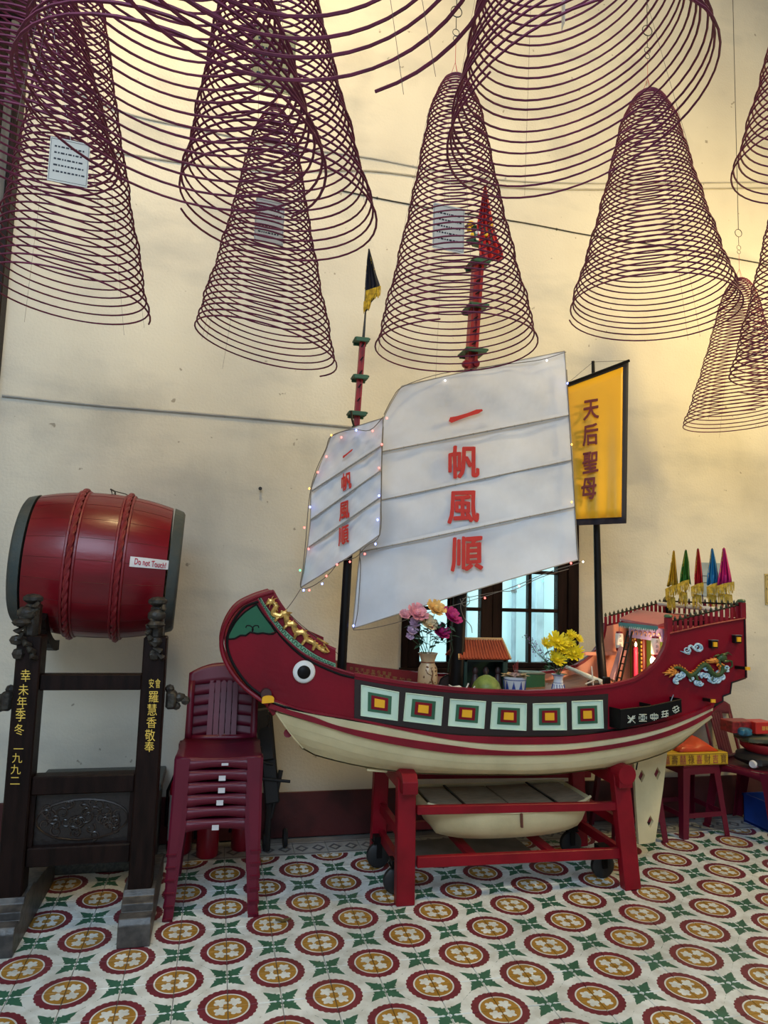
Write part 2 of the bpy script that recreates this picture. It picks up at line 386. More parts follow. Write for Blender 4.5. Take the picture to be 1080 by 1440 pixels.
# window with dark wooden casements, glass panes, pale yard wall outside
WIN = thing('window_1', None, None, ((wx0+wx1)/2, WY, wz0)); WIN['kind'] = 'structure'
def wz(v): return at(700, v, WY).z
def wxx(u, v=880): return at(u, v, WY).x
ya, yb = WY-.015, WY+.10
def wbar(mb, x0, x1, z0, z1, y0=ya, y1=yb): mb.box(((x0+x1)/2, (y0+y1)/2, (z0+z1)/2), (x1-x0, y1-y0, z1-z0), ch=.004)
mb = MB(); wbar(mb, wx0, wx0+.045, wz0, wz1); wbar(mb, wx1-.085, wx1, wz0, wz1); wbar(mb, wx0, wx1, wz1-.06, wz1); wbar(mb, wx0-.01, wx1+.01, wz0-.03, wz0+.025, ya-.03)
mb.build('window_frame', WFRAME, WIN)
zt, zb = wz1-.06, wz0+.025
groups = [(wxx(567), wxx(590), wxx(590), None)]
cas = [(wx0+.045, wxx(633)+.0), (wxx(633)+.0, wxx(692)), (wxx(692), wx1-.085)]
stile = [(wxx(591), wxx(636)), (wxx(650), wxx(676)), (wxx(706), wxx(784))]
glass = bpy.data.materials.new('window glass'); glass.use_nodes = True; nt = glass.node_tree; nt.nodes.clear()
oN = nt.nodes.new('ShaderNodeOutputMaterial'); mx = nt.nodes.new('ShaderNodeMixShader'); tr = nt.nodes.new('ShaderNodeBsdfTransparent'); gl = nt.nodes.new('ShaderNodeBsdfGlossy'); fr = nt.nodes.new('ShaderNodeFresnel'); fr.inputs[0].default_value = 1.25
tr.inputs[0].default_value = (.93, .98, .98, 1); gl.inputs['Roughness'].default_value = .35
nt.links.new(fr.outputs[0], mx.inputs[0]); nt.links.new(tr.outputs[0], mx.inputs[1]); nt.links.new(gl.outputs[0], mx.inputs[2]); nt.links.new(mx.outputs[0], oN.inputs[0])
zs = [zb+.035, wz(857.5), wz(803), wz(803)+.235, zt-.04]
for k, ((a, b), (p, q)) in enumerate(zip(cas, stile)):
    c_ = MB(); wbar(c_, a, p, zb, zt, ya+.01, yb-.04); wbar(c_, q, b, zb, zt, ya+.01, yb-.04); wbar(c_, a, b, zb, zb+.035, ya+.011, yb-.041); wbar(c_, a, b, zt-.04, zt, ya+.011, yb-.041)
    sash = c_.build('casement', WFRAME, WIN)
    mb = MB()
    for z in zs[1:-1]: wbar(mb, p-.002, q+.002, z-.012, z+.012, ya+.015, yb-.05)
    xs = [p, q]
    if k == 2: mx_ = wxx(745.5); wbar(mb, mx_-.012, mx_+.012, zb, zt, ya+.016, yb-.049); xs = [p, mx_, q]
    mb.build('glazing_bar', WFRAME, sash)
    for x0_, x1_ in zip(xs, xs[1:]):
        for z0_, z1_ in zip(zs, zs[1:]):
            MB().box(((x0_+x1_)/2, ya+.045, (z0_+z1_)/2), (x1_-x0_, .004, z1_-z0_)).build('pane', glass, sash)
YARD = mat('pale blue yard wall', (.62, .80, .84), .8, var=.04, nscale=2)
mb = MB().box((1.9, 6.3, 2.0), (7, .12, 4.2))
props(mb.build('wall_yard', YARD), kind='structure')
props(MB().box((2, 5.5, -.08), (7.4, 1.5, .1)).build('ground_yard', CONC), kind='structure')
def rayat(u, v, Y): return at(u, v, Y)
mb = MB(); x = rayat(757, 850, 6.1).x; mb.box((x, 6.12, 2.0), (.085, .12, 4.0), ch=.01)
props(mb.build('pillar', mat('grey blue pipe box', (.42, .55, .62), .7)), label='grey boxed pilaster on the yard wall outside the window', cat='pillar')
for u, lab in ((724.5, 'thin grey downpipe seen through the right window leaf'), (656, 'thin grey downpipe seen through the narrow middle window leaf')):
    x = rayat(u, 850, 6.15).x; t = thing('downpipe', lab, 'pipe', (x, 6.18, 0))
    MB().tube([(x, 6.18, -.03), (x, 6.18, 3.9)], .022, 10).build('pipe', mat('grey pvc', (.30, .40, .46), .6), t, smooth=True)
    mb = MB()
    for z in (.6, 1.55, 2.6): mb.lathe([(.027, -.012), (.027, .012)], (x, 6.18, z), 10)
    mb.build('clip', STEEL, t)
area('yard_daylight', (2.0, 5.3, 4.2), (2.0, 6.3, 1.4), 5, 1.0, 330, (.82, .95, 1.0))
# tall dark door and frame at the left end of the wall
D = thing('door_1', None, None, (-1.8, WY, 0)); D['kind'] = 'structure'
GREYW = mat('weathered grey wood', (.09, .085, .08), .6, var=.3, stretch=(6, 6, .5), bump=.3)
REDW = mat('old red door wood', (.07, .018, .016), .55, var=.3, stretch=(6, 6, .5), bump=.3)
MB().box((-1.36, WY-.05, 2.5), (.04, .11, 5.0), ch=.006).build('jamb', DWOOD, D)
MB().box((-1.41, WY-.035, 2.5), (.055, .09, 5.0), ch=.006).build('jamb', GREYW, D)
MB().box((-1.475, WY-.03, 2.5), (.07, .07, 5.0), ch=.006).build('jamb', DWOOD, D)
MB().box((-2.2, WY-.05, 5.09), (1.78, .12, .16), ch=.01).build('lintel', DWOOD, D)
for i in range(6):
    x = -1.51-.118*(i+.5); MB().box((x, WY-.03+(.004 if i % 2 else 0), 2.5), (.114, .05, 5.0), ch=.006).build('plank', REDW, D)
# cables and conduit on the wall
def cable(pts, r, lab, m=WIRE, clips=()):
    P = [at(u, v, WY-r-.002) for u, v in pts]
    t = thing('cable', lab, 'cable', P[0])
    MB().tube(cat_rom(P, 5), r, 6).build('sheath', m, t, smooth=True)
    mb = MB()
    for k in range(len(P)-1):
        p = lerp(P[k], P[k+1], .5); mb.box((p.x, WY-.003, p.z), (.010, .006, .016))
    props(mb.build('clips', m, t), kind='stuff')
GREYC = mat('grey conduit', (.42, .41, .38), .6)
cable([(3, 556), (120, 568), (250, 579), (380, 590), (499, 601)], .008, 'grey conduit running along the wall above the drum to the short mast', GREYC)
PALEC = mat('paint covered cable', (.42, .39, .32), .7)
cable([(45, 92), (160, 153), (285, 183), (400, 205), (520, 222), (640, 244), (780, 257), (1080, 256)], .005, 'paint spattered cable high on the wall, upper line of the pair', GREYC)
cable([(150, 212), (285, 232), (400, 240), (520, 240), (640, 255), (780, 266), (1080, 264)], .006, 'pale cable high on the wall, lower line of the pair', PALEC)
cable([(480, 268), (580, 288), (735, 313), (830, 331), (950, 349), (1080, 372)], .0045, 'thin dark cable sloping down across the wall behind the incense coils', WIRE)
# papers on the wall
def sign(name, lab, cat_, c, w_, h_, m, lines, tx=None):
    t = thing(name, lab, cat_, (c.x, WY, c.z-h_/2))
    MB().box((c.x, WY-.004, c.z), (w_, .006, h_), ch=.001).build('sheet', m, t)
    mb = MB()
    for (s, q, wd, hh) in lines: mb.box((c.x+s*w_, WY-.0078, c.z+q*h_), (wd*w_, .001, hh*h_))
    if tx:
        for body, s, q, sz in tx: mb.text(body, lambda x, y, z, s=s, q=q, sz=sz: V((c.x+s*w_+x*sz, WY-.0078, c.z+q*h_+y*sz)))
    mb.build('printed_lines', INK, t)
c = at(1086, 829, WY)
sign('notice', 'yellow framed notice on the wall at the far right above the piled chair', 'notice', c, .14, .235, mat('yellow notice', (.55, .43, .17), .7),
     [(0, .44, .9, .012), (0, -.44, .9, .012), (-.45, 0, .02, .88), (.45, 0, .02, .88), (0, .0, .3, .015), (.05, -.22, .4, .02), (-.1, -.32, .5, .02)], [('HỘI', -.2, .33, .03), ('是 日', -.12, .16, .032), ('NGÀY', -.15, .02, .03)])
c = at(999, 815, WY)
sign('notice_board', 'pale blue sign on the wall behind the five little flags', 'sign', c, .25, .25, mat('pale blue card', (.33, .40, .44), .5), [(0, .1, .6, .02), (0, -.1, .6, .02)], [('TK', .02, .28, .05)])
# nail and plaster chips
t = props(MB().tube([at(366, 686, WY-.0), at(366, 687, WY-.03)], .006, 8).tube([at(366, 687, WY-.03)+V((0, -.001, 0)), at(366, 687, WY-.035)], .012, 8).build('wall_bolt', WIRE), 'rusty bolt end sticking out of the wall above the chair stack', 'bolt')
# ================================================================== INCENSE COILS
def ringobj(mb, c, r, th, n=14, m=0):
    mb.tube([V(c)+V((r*cos(2*pi*i/n), 0, r*sin(2*pi*i/n))) for i in range(n)], th, 5, m, closed=True)
def coil(lab, Y, apex, bot, hw, slope, turns, tag=None, end=0., thick=.0036, ptilt=0, wire=True, phase=0., seed=0):
    rnd = random.Random(seed)
    A = at(apex[0], apex[1], Y); B = at(bot[0], bot[1], Y); dep = (B-V((0, 0, CAM_H))).dot(fw); R = hw/CAM_F*dep
    H = A.z-B.z
    t = thing('incense_coil', lab, 'incense coil', (A.x, A.y, A.z), group='spiral incense coils hanging from the ceiling')
    cx, cy = cos(YAW), -sin(YAW)                 # camera-right direction in plan
    sl = slope-.03; n = 44; pts = []; rs = []
    turns = turns*1.17; N = int(turns*n); ax, ay = rnd.uniform(0, 6), rnd.uniform(0, 6)
    for i in range(N+1):
        s = i/N; z = s**1.25
        rr = ipl(z, ((0, .06), (.012, .13), (.035, .19), (.08, .26), (.14, .335), (.45, .545), (.7, .74), (1, 1.0)))
        rr *= 1+.012*sin(ax+s*37)+.01*sin(ay+s*91)
        a = phase-2*pi*turns*(1-s)
        x, y = cos(a)*rr*R, sin(a)*rr*R
        xr = x*cx+y*cy; yr = -x*cy+y*cx           # along camera right / away
        tl = .25+.75*s
        p = lerp(A, B, z)+V((x, y, -xr*sl*tl+yr*ptilt*tl+.004*sin(a*1.0+ax*3)*s))
        pts.append(p); rs.append(thick*(1+.06*sin(i*.7)))
    MB().tube(pts, rs, 5).build('incense_stick', INC, t, smooth=True)
    mb = MB(); top = A+V((0, 0, .0))
    for k in range(3):
        a = 2*pi*k/3+.5; mb.tube([A+V((cos(a)*R*.075, sin(a)*R*.075, -.005)), A+V((0, 0, .07))], .0011, 4)
    mb.tube([A+V((0, 0, .07)), A+V((0, 0, .17))], .0013, 4); mb.build('hanging_thread', THREAD, t)
    if wire:
        w_ = MB(); z0 = A.z+.17; ringobj(w_, (A.x, A.y, z0+.015), .013, .0016, 10); ringobj(w_, (A.x, A.y, z0+.045), .016, .0016, 10)
        w_.tube([(A.x, A.y, z0+.06), (A.x, A.y, z0+.12)], .0018, 5); ringobj(w_, (A.x, A.y, z0+.147), .026, .0024, 16); w_.tube([(A.x, A.y, z0+.172), (A.x, A.y, HT)], .0022, 5)
        w_.build('hanging_wire', WIRE, t)
    th = MB()
    for k in range(3):
        a = rnd.uniform(0, 6); e = lerp(A, B, 1.03); f_ = .97
        th.tube([A+V((cos(a)*R*.07, sin(a)*R*.07, -.01)), lerp(A, B, .13)+V((cos(a)*R*.34, sin(a)*R*.34, 0)), B+V((cos(a)*R*f_, sin(a)*R*f_, -.03))], .0006, 3)
    th.build('tie_thread', mat('grey thread', (.16, .11, .09), .9, spec=.1), t)
    if tag:
        u, v, w_, h_, yaw, mm = tag; c = at(u, v, A.y); wd, hh = w_/CAM_F*dep, h_/CAM_F*dep
        c = V((A.x+(c.x-A.x), A.y, c.z)); Rz = Matrix.Rotation(yaw, 3, 'Z')
        tg = MB().box(c, (wd, .0012, hh), Rz).tube([(c.x, c.y, c.z+hh/2), (A.x, A.y, A.z)], .0007, 3).build('paper_tag', mm, t)
        ik = MB(); q = rnd
        for k in range(5):
            zz = .30-.14*k
            x = -.38
            while x < .34:
                l = q.uniform(.03, .10); ik.box(c+Rz @ V(((x+l/2)*wd, -.0012, zz*hh)), (l*wd, .0006, hh*.035), Rz); x += l+.03
        for (a, b, cw, ch_) in ((0, .46, .94, .006), (0, -.46, .94, .006), (-.47, 0, .008, .92), (.47, 0, .008, .92)): ik.box(c+Rz @ V((a*wd, -.0012, b*hh)), (cw*wd, .0006, ch_*hh), Rz)
        ik.build('printed_lines', INK, tg)
    return t
PAPER2 = mat('yellow paper tag', (.62, .48, .20), .8, var=.04)
coil('incense coil round the top of the tall mast, cream paper tag inside', 2.75, (640, 108), (642, 492), 114, .03, 41, (631, 321, 49, 68, .1, PAPER), phase=4.2, seed=1)
coil('incense coil hanging over the yellow banner, right of the tall mast', 2.7, (911, 130), (918, 440), 115, .06, 41, None, phase=2.5, seed=2)
coil('incense coil left of the short mast, hanging lowest of the left ones', 2.95, (388, 155), (374, 492), 100, .21, 40, (379, 312, 42, 66, .15, PAPER), phase=.57, seed=3)
coil('incense coil above the drum, its lowest turns nearest the drum', 2.8, (112, -55), (98, 425), 108, .10, 43, None, phase=.3, seed=4)
coil('wide incense coil over the short mast with a yellowed tag', 2.15, (372, -190), (393, 305), 138, .08, 39, (385, 85, 62, 95, .1, PAPER2), phase=2.9, seed=5, thick=.0037)
coil('big incense coil, open mouth above and between the mast coil and the banner coil', 1.75, (775, -340), (814, 166), 184, -.20, 38, (792, 10, 16, 60, 1.35, PAPER), phase=3.6, seed=6, ptilt=-.06)
coil('big incense coil at the top left over the one with the yellowed tag', 1.62, (205, -460), (250, 200), 209, .17, 38, None, phase=.6, seed=7)
coil('nearest incense coil, cut by the top edge, loose end hanging free', .95, (395, -900), (422, -62), 288, -.06, 31, None, phase=.98, seed=8)
coil('incense coil cut by the right edge of the picture, uppermost there', 2.1, (1160, -140), (1158, 235), 118, .05, 34, None, phase=1.0, seed=9)
coil('small distant incense coil close to the wall behind the others at the right', 3.75, (1040, 392), (1038, 594), 72, -.03, 40, None, phase=4.3, seed=10)
coil('incense coil cut by the right edge before the small distant one', 2.7, (1128, 205), (1138, 528), 103, .04, 38, None, phase=1.9, seed=11)
coil('incense coil at the left edge before the dark door, white tag inside', 2.3, (38, -190), (50, 222), 112, .10, 40, (97, 228, 52, 66, .1, PAPER), phase=.2, seed=12, thick=.0038)
# ================================================================== THE SHIP
YC = 3.75
def bhalf(X): return ipl(X, ((.0, .145), (.12, .175), (.3, .215), (.6, .262), (1.0, .295), (1.5, .312), (2.1, .318), (2.5, .33), (3.0, .35)))
def hp(u, v, off=0, k=1.0):                 # point on the near hull side, off = proud of it
    Y = 3.45
    for _ in range(5): X = at(u, v, Y).x; Y = YC-bhalf(X)*k-off
    return at(u, v, Y)
def mir(p): return V((p.x, 2*YC-p.y, p.z))
SHIP = thing('ship_model', 'large red model junk with two white sails resting on a red trestle', 'model ship', (1.55, YC, .62))
RP = [(362, 842, 372, 983), (371, 857, 386, 989), (380, 872, 400, 994), (400, 896, 430, 1000), (430, 921, 460, 1006), (472, 940, 490, 1012), (520, 952, 530, 1018), (560, 959, 565, 1023.5), (600, 965, 600, 1029), (640, 970, 640, 1033), (680, 973, 680, 1035), (740, 975, 747, 1037), (800, 972, 800, 1034), (830, 970, 830, 1031), (859, 966, 860, 1027), (876, 962, 880, 1025.5), (890, 958, 895, 1024), (903, 950, 908, 1022), (914, 943, 921, 1020), (921, 936, 933, 1017), (926, 929, 945, 1014), (931, 920, 952, 1012), (935, 911, 958, 1010), (937, 902, 962, 1008.5), (938, 893, 965, 1007), (941, 891, 972, 1004), (955, 888, 981, 1001), (970, 884.5, 990, 998), (1000, 878, 1009, 990), (1012, 876, 1016.6, 986), (1013, 875.5, 1016.6, 979), (1024, 873.7, 1027, 975), (1025, 873.5, 1029, 960), (1047, 869.7, 1049, 953)]
LEFT = [(362, 842), (340, 853), (324, 873), (316, 895), (317, 915), (327, 938), (345, 962), (372, 983)]
def left_at(v):
    P = cat_rom([(a, b, 0) for a, b in LEFT], 8); k = v*(len(P)-1); i = min(int(k), len(P)-2); p = lerp(P[i], P[i+1], k-i); return p.x, p.y
NV = 10
def side_px(i, v):
    uR, vR, uP, vP = RP[i]; x = lerp(uR, uP, v); y = lerp(vR, vP, v)
    if i < 6:
        lx, ly = left_at(v); k = (1-i/6)**1.6; x0 = lerp(RP[0][0], RP[0][2], v); y0 = lerp(RP[0][1], RP[0][3], v)
        x += (lx-x0)*k; y += (ly-y0)*k
    return x, y
rows = [[hp(*side_px(i, j/NV)) for i in range(len(RP))] for j in range(NV+1)]
INNER = mat('salmon bulwark paint', (.7, .3, .2))
o = MB().grid(rows).build('side_panel', [RED, RED], SHIP, solid=.02, soff=-1)
o = MB().grid([[mir(p) for p in r] for r in rows], flip=True).build('side_panel', [RED, PINK], SHIP, solid=.02, soff=-1); o['label'] = 'far side panel, salmon pink on its inner face'
# black outline along the foot and rim of the panel
def line(pxs, r, m, name='painted_line', off=.002, n=6, both=True, parent=SHIP, k=1., smooth=4, lab=None):
    P = cat_rom([hp(u, v, off, k) for u, v in pxs], smooth) if smooth else [hp(u, v, off, k) for u, v in pxs]
    o = MB().tube(P, r, n).build(name, m, parent, smooth=True)
    if lab: o['label'] = lab
    if both: MB().tube([mir(p) for p in P], r, n).build(name, m, parent, smooth=True)
    return o
footpx = [(a[2], a[3]) for a in RP[:29]]
line([(364, 846)]+[(x+4, y+1) for x, y in LEFT[1:-1]]+[(374, 982)], .0075, BLACK)
line(footpx[::2], .0068, BLACK, off=.003)
line([(1009, 990), (1016.6, 986), (1016.6, 979), (1027, 975), (1029, 960), (1049, 953), (1047, 870)], .0045, BLACK, smooth=0)
line([(380, 874), (400, 900), (430, 926), (472, 946), (498, 953)], .0062, BLACK)
# outer stem rim, proud of the panel all round the bow
rimP = [hp(u, v, -.004) for u, v in ((385, 832), (362, 839), (336, 852), (320, 873), (312, 897), (313, 918), (323, 941), (342, 965), (368, 985), (378, 990))]
for f_ in (lambda p: p, mir): MB().tube(cat_rom([f_(p) for p in rimP], 5), .011, 8).build('bow_rim', DRED, SHIP, smooth=True)
# bow transom closing the front between the two sides
R_ = cat_rom(rimP, 4)
MB().grid([[lerp(p, mir(p), t) for p in R_] for t in (0, .25, .5, .75, 1)]).build('bow_plate', DRED, SHIP, solid=.012, soff=0)
# sheer cap rail
capx = [(498, 951), (520, 955), (560, 962), (600, 967), (640, 971.5), (680, 974), (740, 976), (800, 973.5), (859, 967), (890, 959), (903, 951.5), (914, 943), (921, 936), (927, 928), (932, 919), (935.5, 910), (937.5, 900), (938.5, 889)]
P = [hp(u, v-3, -.006) for u, v in capx]
def cap(P, name='cap_rail', m=DRED, w_=.03, h_=.016):
    r0 = [];
    for s1, s2 in ((-1, -1), (-1, 1), (1, 1), (1, -1), (-1, -1)):
        rr = []
        for i, p in enumerate(P):
            t = (P[min(i+1, len(P)-1)]-P[max(i-1, 0)]).normalized(); nn = V((-t.z, 0, t.x)).normalized()
            rr.append(p+V((0, s1*w_/2, 0))+nn*s2*h_/2)
        r0.append(rr)
    mb = MB().grid(r0); 
    return mb.build(name, m, SHIP, smooth=False)
cap(P); cap([mir(p) for p in P])
# ridge moulding on the bow, between panel and fret band
P = [hp(u, v, .002) for u, v in ((362, 842), (371, 857), (381, 873), (400, 896), (430, 921), (472, 940), (498, 948))]
for f_ in (lambda p: p, mir): MB().tube(cat_rom([f_(p) for p in P], 5), .0065, 8).build('ridge_moulding', DRED, SHIP, smooth=True)
# green patch at the bow with its scalloped black lower edge
pat = [(361, 851), (345, 861), (331, 876), (322, 893), (319, 897), (330, 898), (338, 893.5), (346, 893.5), (352, 889), (362, 891), (370, 890), (378, 891), (386, 888.5), (376, 873), (369, 862)]
c0 = (355, 873)
mb = MB(); vv = [hp(*c0, .003)]+[hp(u, v, .003) for u, v in pat]; mb.add(vv, [(0, i, i % len(pat)+1) for i in range(1, len(pat)+1)])
mb.build('green_patch', BGREEN, SHIP)
line([(361, 850), (345, 860), (331, 875), (321, 893), (318, 898), (330, 898), (338, 893.5), (346, 893.5), (352, 889), (362, 891), (370, 890), (378, 891.5), (388, 889), (376, 872), (368, 861), (361, 850)], .0048, BLACK, both=False, smooth=2)
line([(355, 889), (356, 884), (352, 880), (347, 880), (346, 883)], .0032, BLACK, both=False); line([(355, 889), (355, 884), (358, 880), (363, 880), (364, 883)], .0032, BLACK, both=False)
# raised dragon board over the fret band
top = [(383, 831), (391, 845), (402, 861), (416, 877), (433, 892), (452, 905), (472, 914)]
low = [(363, 842), (372, 857), (382, 873), (401, 896), (430, 920), (450, 931), (472, 939)]
T = cat_rom([(a, b, 0) for a, b in top], 4); B_ = cat_rom([(a, b, 0) for a, b in low], 4)
rr = [[hp(lerp(a.x, b.x, s), lerp(a.y, b.y, s), -.003) for a, b in zip(T, B_)] for s in (0, .25, .5, .75, 1)]
MB().grid(rr).build('dragon_board', RED, SHIP, solid=.02); MB().grid([[mir(p) for p in r] for r in rr], flip=True).build('dragon_board', RED, SHIP, solid=.02)
P = [hp(u, v, -.012) for u, v in top]; 
for f_ in (lambda p: p, mir): MB().tube(cat_rom([f_(p) for p in P], 4), .009, 8).build('board_rail', DRED, SHIP, smooth=True)
# stepped inner crest behind the board (far side)
far = [(396, 838), (416, 858), (440, 876), (455, 884)]
mb = MB(); P1 = [at(u, v, YC+.16) for u, v in ((430, 885), (455, 896), (455, 912), (430, 905))]; mb.prism(P1, (0, .02, 0)); P1 = [at(u, v, YC+.16) for u, v in ((455, 905), (472, 914), (472, 930), (455, 925))]; mb.prism(P1, (0, .02, 0)); mb.build('stepped_crest', DRED, SHIP)
# fret band: pale green strip with little dark keys
FG = mat('fret pale green', (.20, .42, .25), .5); FD = mat('fret dark', (.02, .06, .03), .5)
lo2 = [(x, y) for x, y in low]; up2 = [(367, 840.5), (376, 855), (387, 870), (406, 891), (433, 913.5), (452, 925), (472, 933)]
A_ = cat_rom([(a, b, 0) for a, b in up2], 10); C_ = cat_rom([(a, b, 0) for a, b in lo2], 10)
MB().grid([[hp(p.x, p.y, .003) for p in A_], [hp(p.x, p.y, .003) for p in C_]]).build('fret_band', FG, SHIP, solid=.002, soff=1)
mb = MB()
for i in range(0, len(A_)-2):
    a, b = A_[i], C_[i]; a2, b2 = A_[i+1], C_[i+1]
    q = [hp(lerp(a.x, b.x, .3), lerp(a.y, b.y, .3), .0068), hp(lerp(a.x, b.x, .75), lerp(a.y, b.y, .75), .0068), hp(lerp(a2.x, b2.x, .75), lerp(a2.y, b2.y, .75), .0068)] if i % 2 else [hp(lerp(a.x, b.x, .75), lerp(a.y, b.y, .75), .0068), hp(lerp(a.x, b.x, .25), lerp(a.y, b.y, .25), .0068), hp(lerp(a2.x, b2.x, .25), lerp(a2.y, b2.y, .25), .0068)]
    mb.tube(q, .0017, 4)
mb.build('fret_keys', FD, SHIP)
# carved gilt dragon climbing the board
mid = cat_rom([(383, 846, 0), (388, 853, 0), (384, 862, 0), (393, 866, 0), (401, 863, 0), (404, 876, 0), (412, 878, 0), (416, 888, 0), (427, 890, 0), (432, 900, 0), (441, 904, 0), (450, 912, 0), (459, 916, 0)], 8)
mb = MB(); n_ = len(mid); rs = [ipl(i/n_, ((0, .006), (.08, .014), (.5, .015), (.9, .010), (1, .004))) for i in range(n_)]
mb.tube([hp(p.x, p.y, .010) for p in mid], rs, 8)
for i in range(4, n_-3, 3):
    p = mid[i]; t = (mid[i+1]-mid[i-1]).normalized(); nn = V((t.y, -t.x, 0)); L = random.uniform(4, 6.5)
    mb.tube([hp(p.x, p.y, .011), hp(p.x+nn.x*L*.6+t.x*1, p.y+nn.y*L*.6+t.y*1, .014), hp(p.x+nn.x*L+t.x*2.6, p.y+nn.y*L+t.y*2.6, .013)], [.008, .005, .0008], 5)
for (x, y, dx, dy) in ((392, 866, -5, 7), (404, 878, -5, 6), (417, 890, -3, 8), (430, 899, -5, 7), (444, 906, -4, 8), (452, 913, 6, 4), (400, 864, 7, -2)):
    mb.tube([hp(x, y, .01), hp(x+dx*.6, y+dy*.6, .018), hp(x+dx, y+dy, .014), hp(x+dx*1.3+2, y+dy*1.1, .012)], [.010, .009, .007, .002], 6)
hd = (381, 846); mb.ball(hp(*hd, .013), .018, n=8, sc=(1.2, .7, .9)); mb.tube([hp(381, 846, .014), hp(376, 849, .02), hp(374, 851, .018)], [.008, .006, .003], 6)
for a in ((-3, -4), (2, -6), (6, -4), (-6, 1), (4, 3), (-2, 7)): mb.tube([hp(381, 846, .014), hp(381+a[0], 846+a[1], .017), hp(381+a[0]*1.5+1, 846+a[1]*1.35, .015)], [.004, .0025, .0006], 5)
for i in range(16):
    p = mid[int(i*n_/16)]; mb.ball(hp(p.x+random.uniform(-4, 4), p.y+random.uniform(-3, 3), .012), random.uniform(.005, .010), n=6)
mb.tube([hp(446, 897, .01), hp(462, 906, .012)], .0045, 6); mb.tube([hp(455, 905, .01), hp(463, 917, .012)], .004, 6)
o = mb.build('gilt_dragon', GOLD, SHIP, smooth=True); o['label'] = 'carved gilded dragon on the bow board'
# the eye
ec = hp(427.5, 944.5, .004); nrm = (hp(427, 944, .02)-ec); Rm = Matrix.Rotation(radians(90), 3, 'X')
mb = MB(); mb.lathe([(.0, .0), (.051, .0), (.056, .006), (.054, .012), (.045, .019), (.03, .022), (0, .022)], ec+V((0, .0, 0)), 28, 0, Rm)
e_ = mb.build('eye', WHITE, SHIP, smooth=True); 
MB().lathe([(.0, .020), (.031, .020), (.033, .024), (.025, .030), (0, .032)], ec+V((-.003, 0, 0)), 24, 0, Rm).build('pupil', BLACK, e_, smooth=True)
# stripes
T3 = [(378, 996), (400, 1003), (440, 1016), (501.5, 1035), (560, 1048), (632, 1059), (690, 1062), (747, 1062.5), (810, 1060), (880, 1050), (931, 1038), (970, 1023), (1000, 1006)]
T2 = [(380, 989), (405, 998), (440, 1008), (480, 1022), (560, 1037.5), (632, 1048), (690, 1055), (747, 1057), (810, 1054), (880, 1044), (931, 1031), (970, 1016), (1002, 1000)]
T1 = [(381, 985), (410, 995), (440, 1003.5), (498, 1013), (560, 1026), (632, 1040), (690, 1046), (747, 1047), (810, 1045), (880, 1036), (931, 1024.5), (970, 1010), (1003, 995.5)]
T0 = [(382, 982), (410, 993), (440, 1000), (498, 1010), (560, 1022), (632, 1033), (690, 1036), (747, 1037), (810, 1035), (880, 1026), (931, 1016), (970, 1004), (1005, 990)]
def band(a, b, m, off, name, th=.012):
    A_ = cat_rom([(x, y, 0) for x, y in a], 4); B_ = cat_rom([(x, y, 0) for x, y in b], 4)
    rr = [[hp(p.x, p.y, off) for p in A_], [hp(p.x, p.y, off) for p in B_]]
    MB().grid(rr).build(name, m, SHIP, solid=th, soff=-1, bev=0); MB().grid([[mir(p) for p in r] for r in rr], flip=True).build(name, m, SHIP, solid=th, soff=-1)
band(T0, T1, DRED, .014, 'red_wale', .03); band(T1, T2, CREAM, .006, 'cream_wale', .03); band(T2, T3, DRED, .014, 'red_wale', .03)
# cream bottom, laid in four strakes
BOT = [(427, 1052), (440, 1060), (501, 1075.5), (568, 1085), (610, 1087.5), (658, 1088.5), (710, 1089), (769, 1088.5), (830, 1082), (880, 1075), (937, 1057), (962, 1041), (985, 1021), (1001, 1007)]
def resamp(pts, n):
    P = [V((a, b, 0)) for a, b in pts]; P = cat_rom(P, 5); d = [0]
    for a, b in zip(P, P[1:]): d.append(d[-1]+(b-a).length)
    out = []
    for i in range(n):
        s = d[-1]*i/(n-1); k = max(j for j in range(len(d)) if d[j] <= s+1e-9); k = min(k, len(P)-2); f_ = (s-d[k])/(d[k+1]-d[k]+1e-9); out.append(lerp(P[k], P[k+1], f_))
    return out
NS = 34; a_ = [hp(p.x, p.y, -.004) for p in resamp([(389, 1002)]+T3[2:], NS)]
def bk(i): s = i/(NS-1); return ipl(s, ((0, .55), (.15, .62), (.5, .66), (.85, .6), (1, .9)))
b_ = [hp(p.x, p.y, 0, bk(i)) for i, p in enumerate(resamp(BOT, NS))]
def hullrow(q):
    out = []
    for i in range(NS):
        p = lerp(a_[i], b_[i], q); e = sin(pi*q)*.034*sin(pi*min(1, max(0, .12+.76*i/(NS-1)))); d = V((0, -.8, -.6))*e; out.append(p+d)
    return out
SEAM = mat('plank seam brown', (.30, .22, .10), .7)  # brown meant for the seams between the hull strakes
for f_, fl in ((lambda p: p, False), (mir, True)):
    for k in range(4):
        q0, q1 = k/4+.002, (k+1)/4-.002
        rr = [[f_(p) for p in hullrow(lerp(q0, q1, t))] for t in (0, .5, 1)]
        MB().grid(rr, flip=fl).build('strake', CREAM, SHIP, solid=.014, smooth=True, soff=-1, norim=True)
rr = [b_, [lerp(b, mir(b), .25)+V((0, 0, -.012)) for b in b_], [lerp(b, mir(b), .5)+V((0, 0, -.018)) for b in b_], [lerp(b, mir(b), .75)+V((0, 0, -.012)) for b in b_], [mir(b) for b in b_]]
MB().grid(rr).build('bottom_planking', CREAM, SHIP, solid=.012, smooth=True, soff=0, norim=True)
inner = [[p+V((0, .012, 0)) for p in a_], [p+V((0, .03, 0.02)) for p in b_]]
